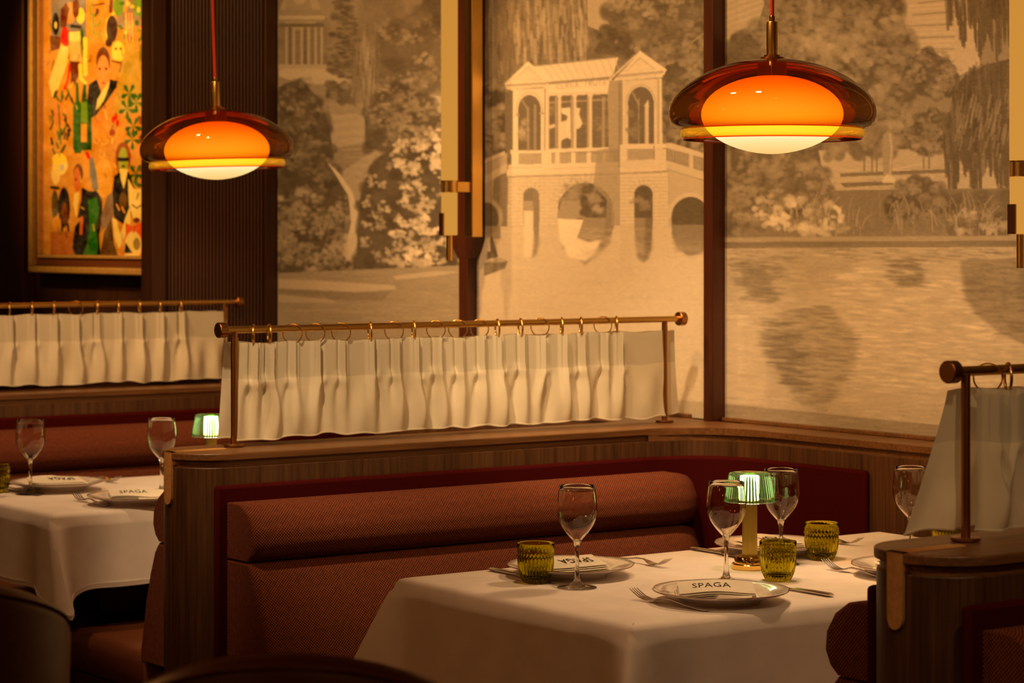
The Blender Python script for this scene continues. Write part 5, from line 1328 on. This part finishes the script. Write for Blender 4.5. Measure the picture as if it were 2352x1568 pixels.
# ------------------------------------------------------------------ pendants
def pendant(label, u, n, zb, tilt, cable_len):
    t = thing('pendant_lamp', label, 'pendant lamp', u, n, zb, group='amber glass pendants'); t.rotation_euler = (0, tilt, -TH)
    lip = [(.1815, .0), (.1832, .002), (.1868, .006), (.1885, .012), (.1872, .018), (.1855, .0215)]
    sh = [(.1855, .0215), (.190, .0232), (.200, .0275), (.2075, .036), (.2112, .047), (.2118, .058), (.2095, .070), (.203, .084), (.1925, .097), (.177, .111), (.157, .125), (.132, .139), (.102, .151), (.072, .159), (.045, .1635), (.02, .1655)]
    gs = MB().lathe(sh, 96).obj('glass_shade', M['amber'], t, smooth=60, label='transparent amber glass shade')
    MB().lathe(lip, 96).obj('glass_lip', M['amber_lip'], gs, smooth=60, label='bright yellow glass lip')
    MB().torus(.1822, .0013, (0, 0, .0012), 96, 8).obj('rim_bead', M['amber_rim'], gs, smooth=60)
    MB().torus(.1860, .0011, (0, 0, .0222), 96, 8).obj('neck_ring', M['amber_rim'], gs, smooth=60)
    gp = []
    for k in range(25):
        a = -math.pi/2+math.pi*k/24; c_, s_ = math.cos(a), math.sin(a); r_ = .145*abs(c_)**(1.1 if s_ < 0 else 1.02); z = .052+(.081 if s_ < 0 else .080)*(abs(s_)**1.0)*(1 if s_ > 0 else -1); gp.append((r_, z))
    MB().lathe(gp, 64).obj('opal_globe', M['globe'], t, smooth=80, label='glowing opal glass globe')
    MB().lathe([(0, .125), (.03, .125), (.03, .1655), (0, .1655)], 32).obj('lamp_holder', M['brass_dark'], t, smooth=40)
    MB().lathe([(0, .1655), (.023, .1655), (.0238, .167), (.0238, .1690), (.017, .1705), (.017, .1735), (0, .1735)], 36).obj('cap_disc', M['brass_dark'], t, smooth=40)
    MB().lathe([(0, .1735), (.0117, .1735), (.0117, .2395), (.0105, .2415), (0, .2415)], 28).obj('stem', M['brass'], t, smooth=40)
    MB().lathe([(0, .2415), (.0058, .2415), (.0058, .252), (.0048, .254), (0, .254)], 20).obj('cable_grip', M['brass_dark'], t, smooth=40)
    MB().cyl(.0042, .2535, cable_len, 12).obj('cable', M['cable'], t, smooth=60)
    MB().lathe([(0, cable_len-.002), (.05, cable_len-.002), (.05, cable_len-.022), (.04, cable_len-.03), (0, cable_len-.03)], 32).obj('ceiling_rose', M['brass_dark'], t, smooth=40)
    l = bpy.data.lights.new('pendant_light', 'POINT'); l.energy = 11; l.color = (1, .60, .27); l.shadow_soft_size = .05
    lo = bpy.data.objects.new('pendant_light', l); COL.objects.link(lo); lo.location = W(u, n, zb-.10); lo.visible_camera = False; lo.visible_glossy = False
    return t
pendant('larger amber glass pendant lamp hanging over the middle table', 3.312, 3.712, 1.632, 0, 1.36)
pendant('smaller-looking amber pendant lamp at left, in front of ribbed wood wall', 3.227, 5.905, 1.622, -.030, 1.37)

# ------------------------------------------------------------------ brass wall lamps
def wall_lamp(label, u, n):
    t = thing('wall_lamp', label, 'wall lamp', u, n, 0, group='brass and alabaster wall lamps'); s = .105
    # back channel on the post, then arm brackets, then tube
    MB().box(s-.038, s, -.020, .020, 1.435, 2.95).obj('back_plate', M['brass'], t, bevel=.002)
    MB().lathe([(0, 1.44), (.0215, 1.44), (.0238, 1.443), (.0238, 1.565), (0, 1.565)], 40).obj('lower_tube', M['alabaster'], t, smooth=40, label='short lit alabaster tube below the collar')
    m = MB().lathe([(0, 1.565), (.0235, 1.565), (.025, 1.567), (.025, 1.594), (.0265, 1.596), (.0265, 1.600), (0, 1.600)], 40); m.box(.01, s-.03, -.012, .012, 1.567, 1.596); m.obj('collar', M['brass'], t, smooth=40)
    MB().lathe([(0, 1.600), (.0245, 1.600), (.0245, 2.90), (0, 2.90)], 40).obj('alabaster_tube', M['alabaster'], t, smooth=40, label='long lit alabaster tube')
    MB().cyl(.0095, 1.366, 1.44, 24).obj('end_rod', M['brass'], t)
    MB().box(-.029, -.0245, -.010, .012, 1.44, 1.505).obj('side_strip', M['brass_dark'], t)
    return t
wall_lamp('tall brass and alabaster wall lamp left of the bridge scene', 3.97, 5.860)
wall_lamp('tall brass and alabaster wall lamp cut off by the right edge', 3.97, 3.640)

# ------------------------------------------------------------------ chairs in the foreground
def barrel_chair(label, X, Y, face, top, halfw, drop=.34):
    """upholstered chair with wrap-around back; face: heading of the sitter in degrees (world)"""
    t = bpy.data.objects.new('armchair', None); COL.objects.link(t); t.location = (X*CT+Y*ST, -X*ST+Y*CT, 0); t.rotation_euler = (0, 0, R(face)-TH); t['label'] = label; t['category'] = 'chair'; t['group'] = 'leather chairs in the foreground'
    rings = []; Ro = halfw; N_ = 30
    for k in range(N_+1):
        a = R(75+210*k/N_); q = abs(k/N_-.5)*2      # opening faces +x
        zt = top-drop*q**2.0; th = .05
        c_, s_ = math.cos(a), math.sin(a); ro, ri = Ro, Ro-th
        tap = .93
        rings.append([(ri*c_*tap, ri*s_*tap, .30), (ro*c_*tap, ro*s_*tap, .30), (ro*c_, ro*s_, zt-.025), ((ro-.006)*c_, (ro-.006)*s_, zt-.008), ((ro-.02)*c_, (ro-.02)*s_, zt), ((ri+.015)*c_, (ri+.015)*s_, zt-.004), (ri*c_, ri*s_, zt-.022)])
    MB().loft(rings).obj('backrest', M['leather_dark'], t, smooth=60)
    pr = MB(); pr.loft([[((Ro-.004)*math.cos(R(75+210*k/N_))+.004*math.cos(b)*math.cos(R(75+210*k/N_)), (Ro-.004)*math.sin(R(75+210*k/N_))+.004*math.cos(b)*math.sin(R(75+210*k/N_)), top-drop*(abs(k/N_-.5)*2)**2.0-.012+.004*math.sin(b)) for b in [j*math.pi/3 for j in range(6)]] for k in range(N_+1)])
    pr.obj('piping', M['leather'], t, smooth=60)
    m = MB(); r0 = Ro-.055
    m.lathe([(0, .36), (r0*.92, .36), (r0*.95, .38), (r0*.95, .44), (r0*.9, .465), (0, .47)], 40); m.obj('seat', M['leather_dark'], t, smooth=50)
    for (x, y) in ((.17, .17), (.17, -.17), (-.17, .17), (-.17, -.17)):
        MB().loft([[(x+.014*math.cos(a), y+.014*math.sin(a), 0) for a in [k*math.pi/4 for k in range(8)]], [(x*.9+.02*math.cos(a), y*.9+.02*math.sin(a), .362) for a in [k*math.pi/4 for k in range(8)]]]).obj('leg', M['wood_dark'], t, smooth=60)
    return t
barrel_chair('dark leather chair whose curved back just shows at bottom centre', -.225, 2.78, 88, 1.0, .285)
barrel_chair('dark leather chair with curved back, blurred at bottom left corner', -.84, 3.02, 88, 1.055, .285, .11)
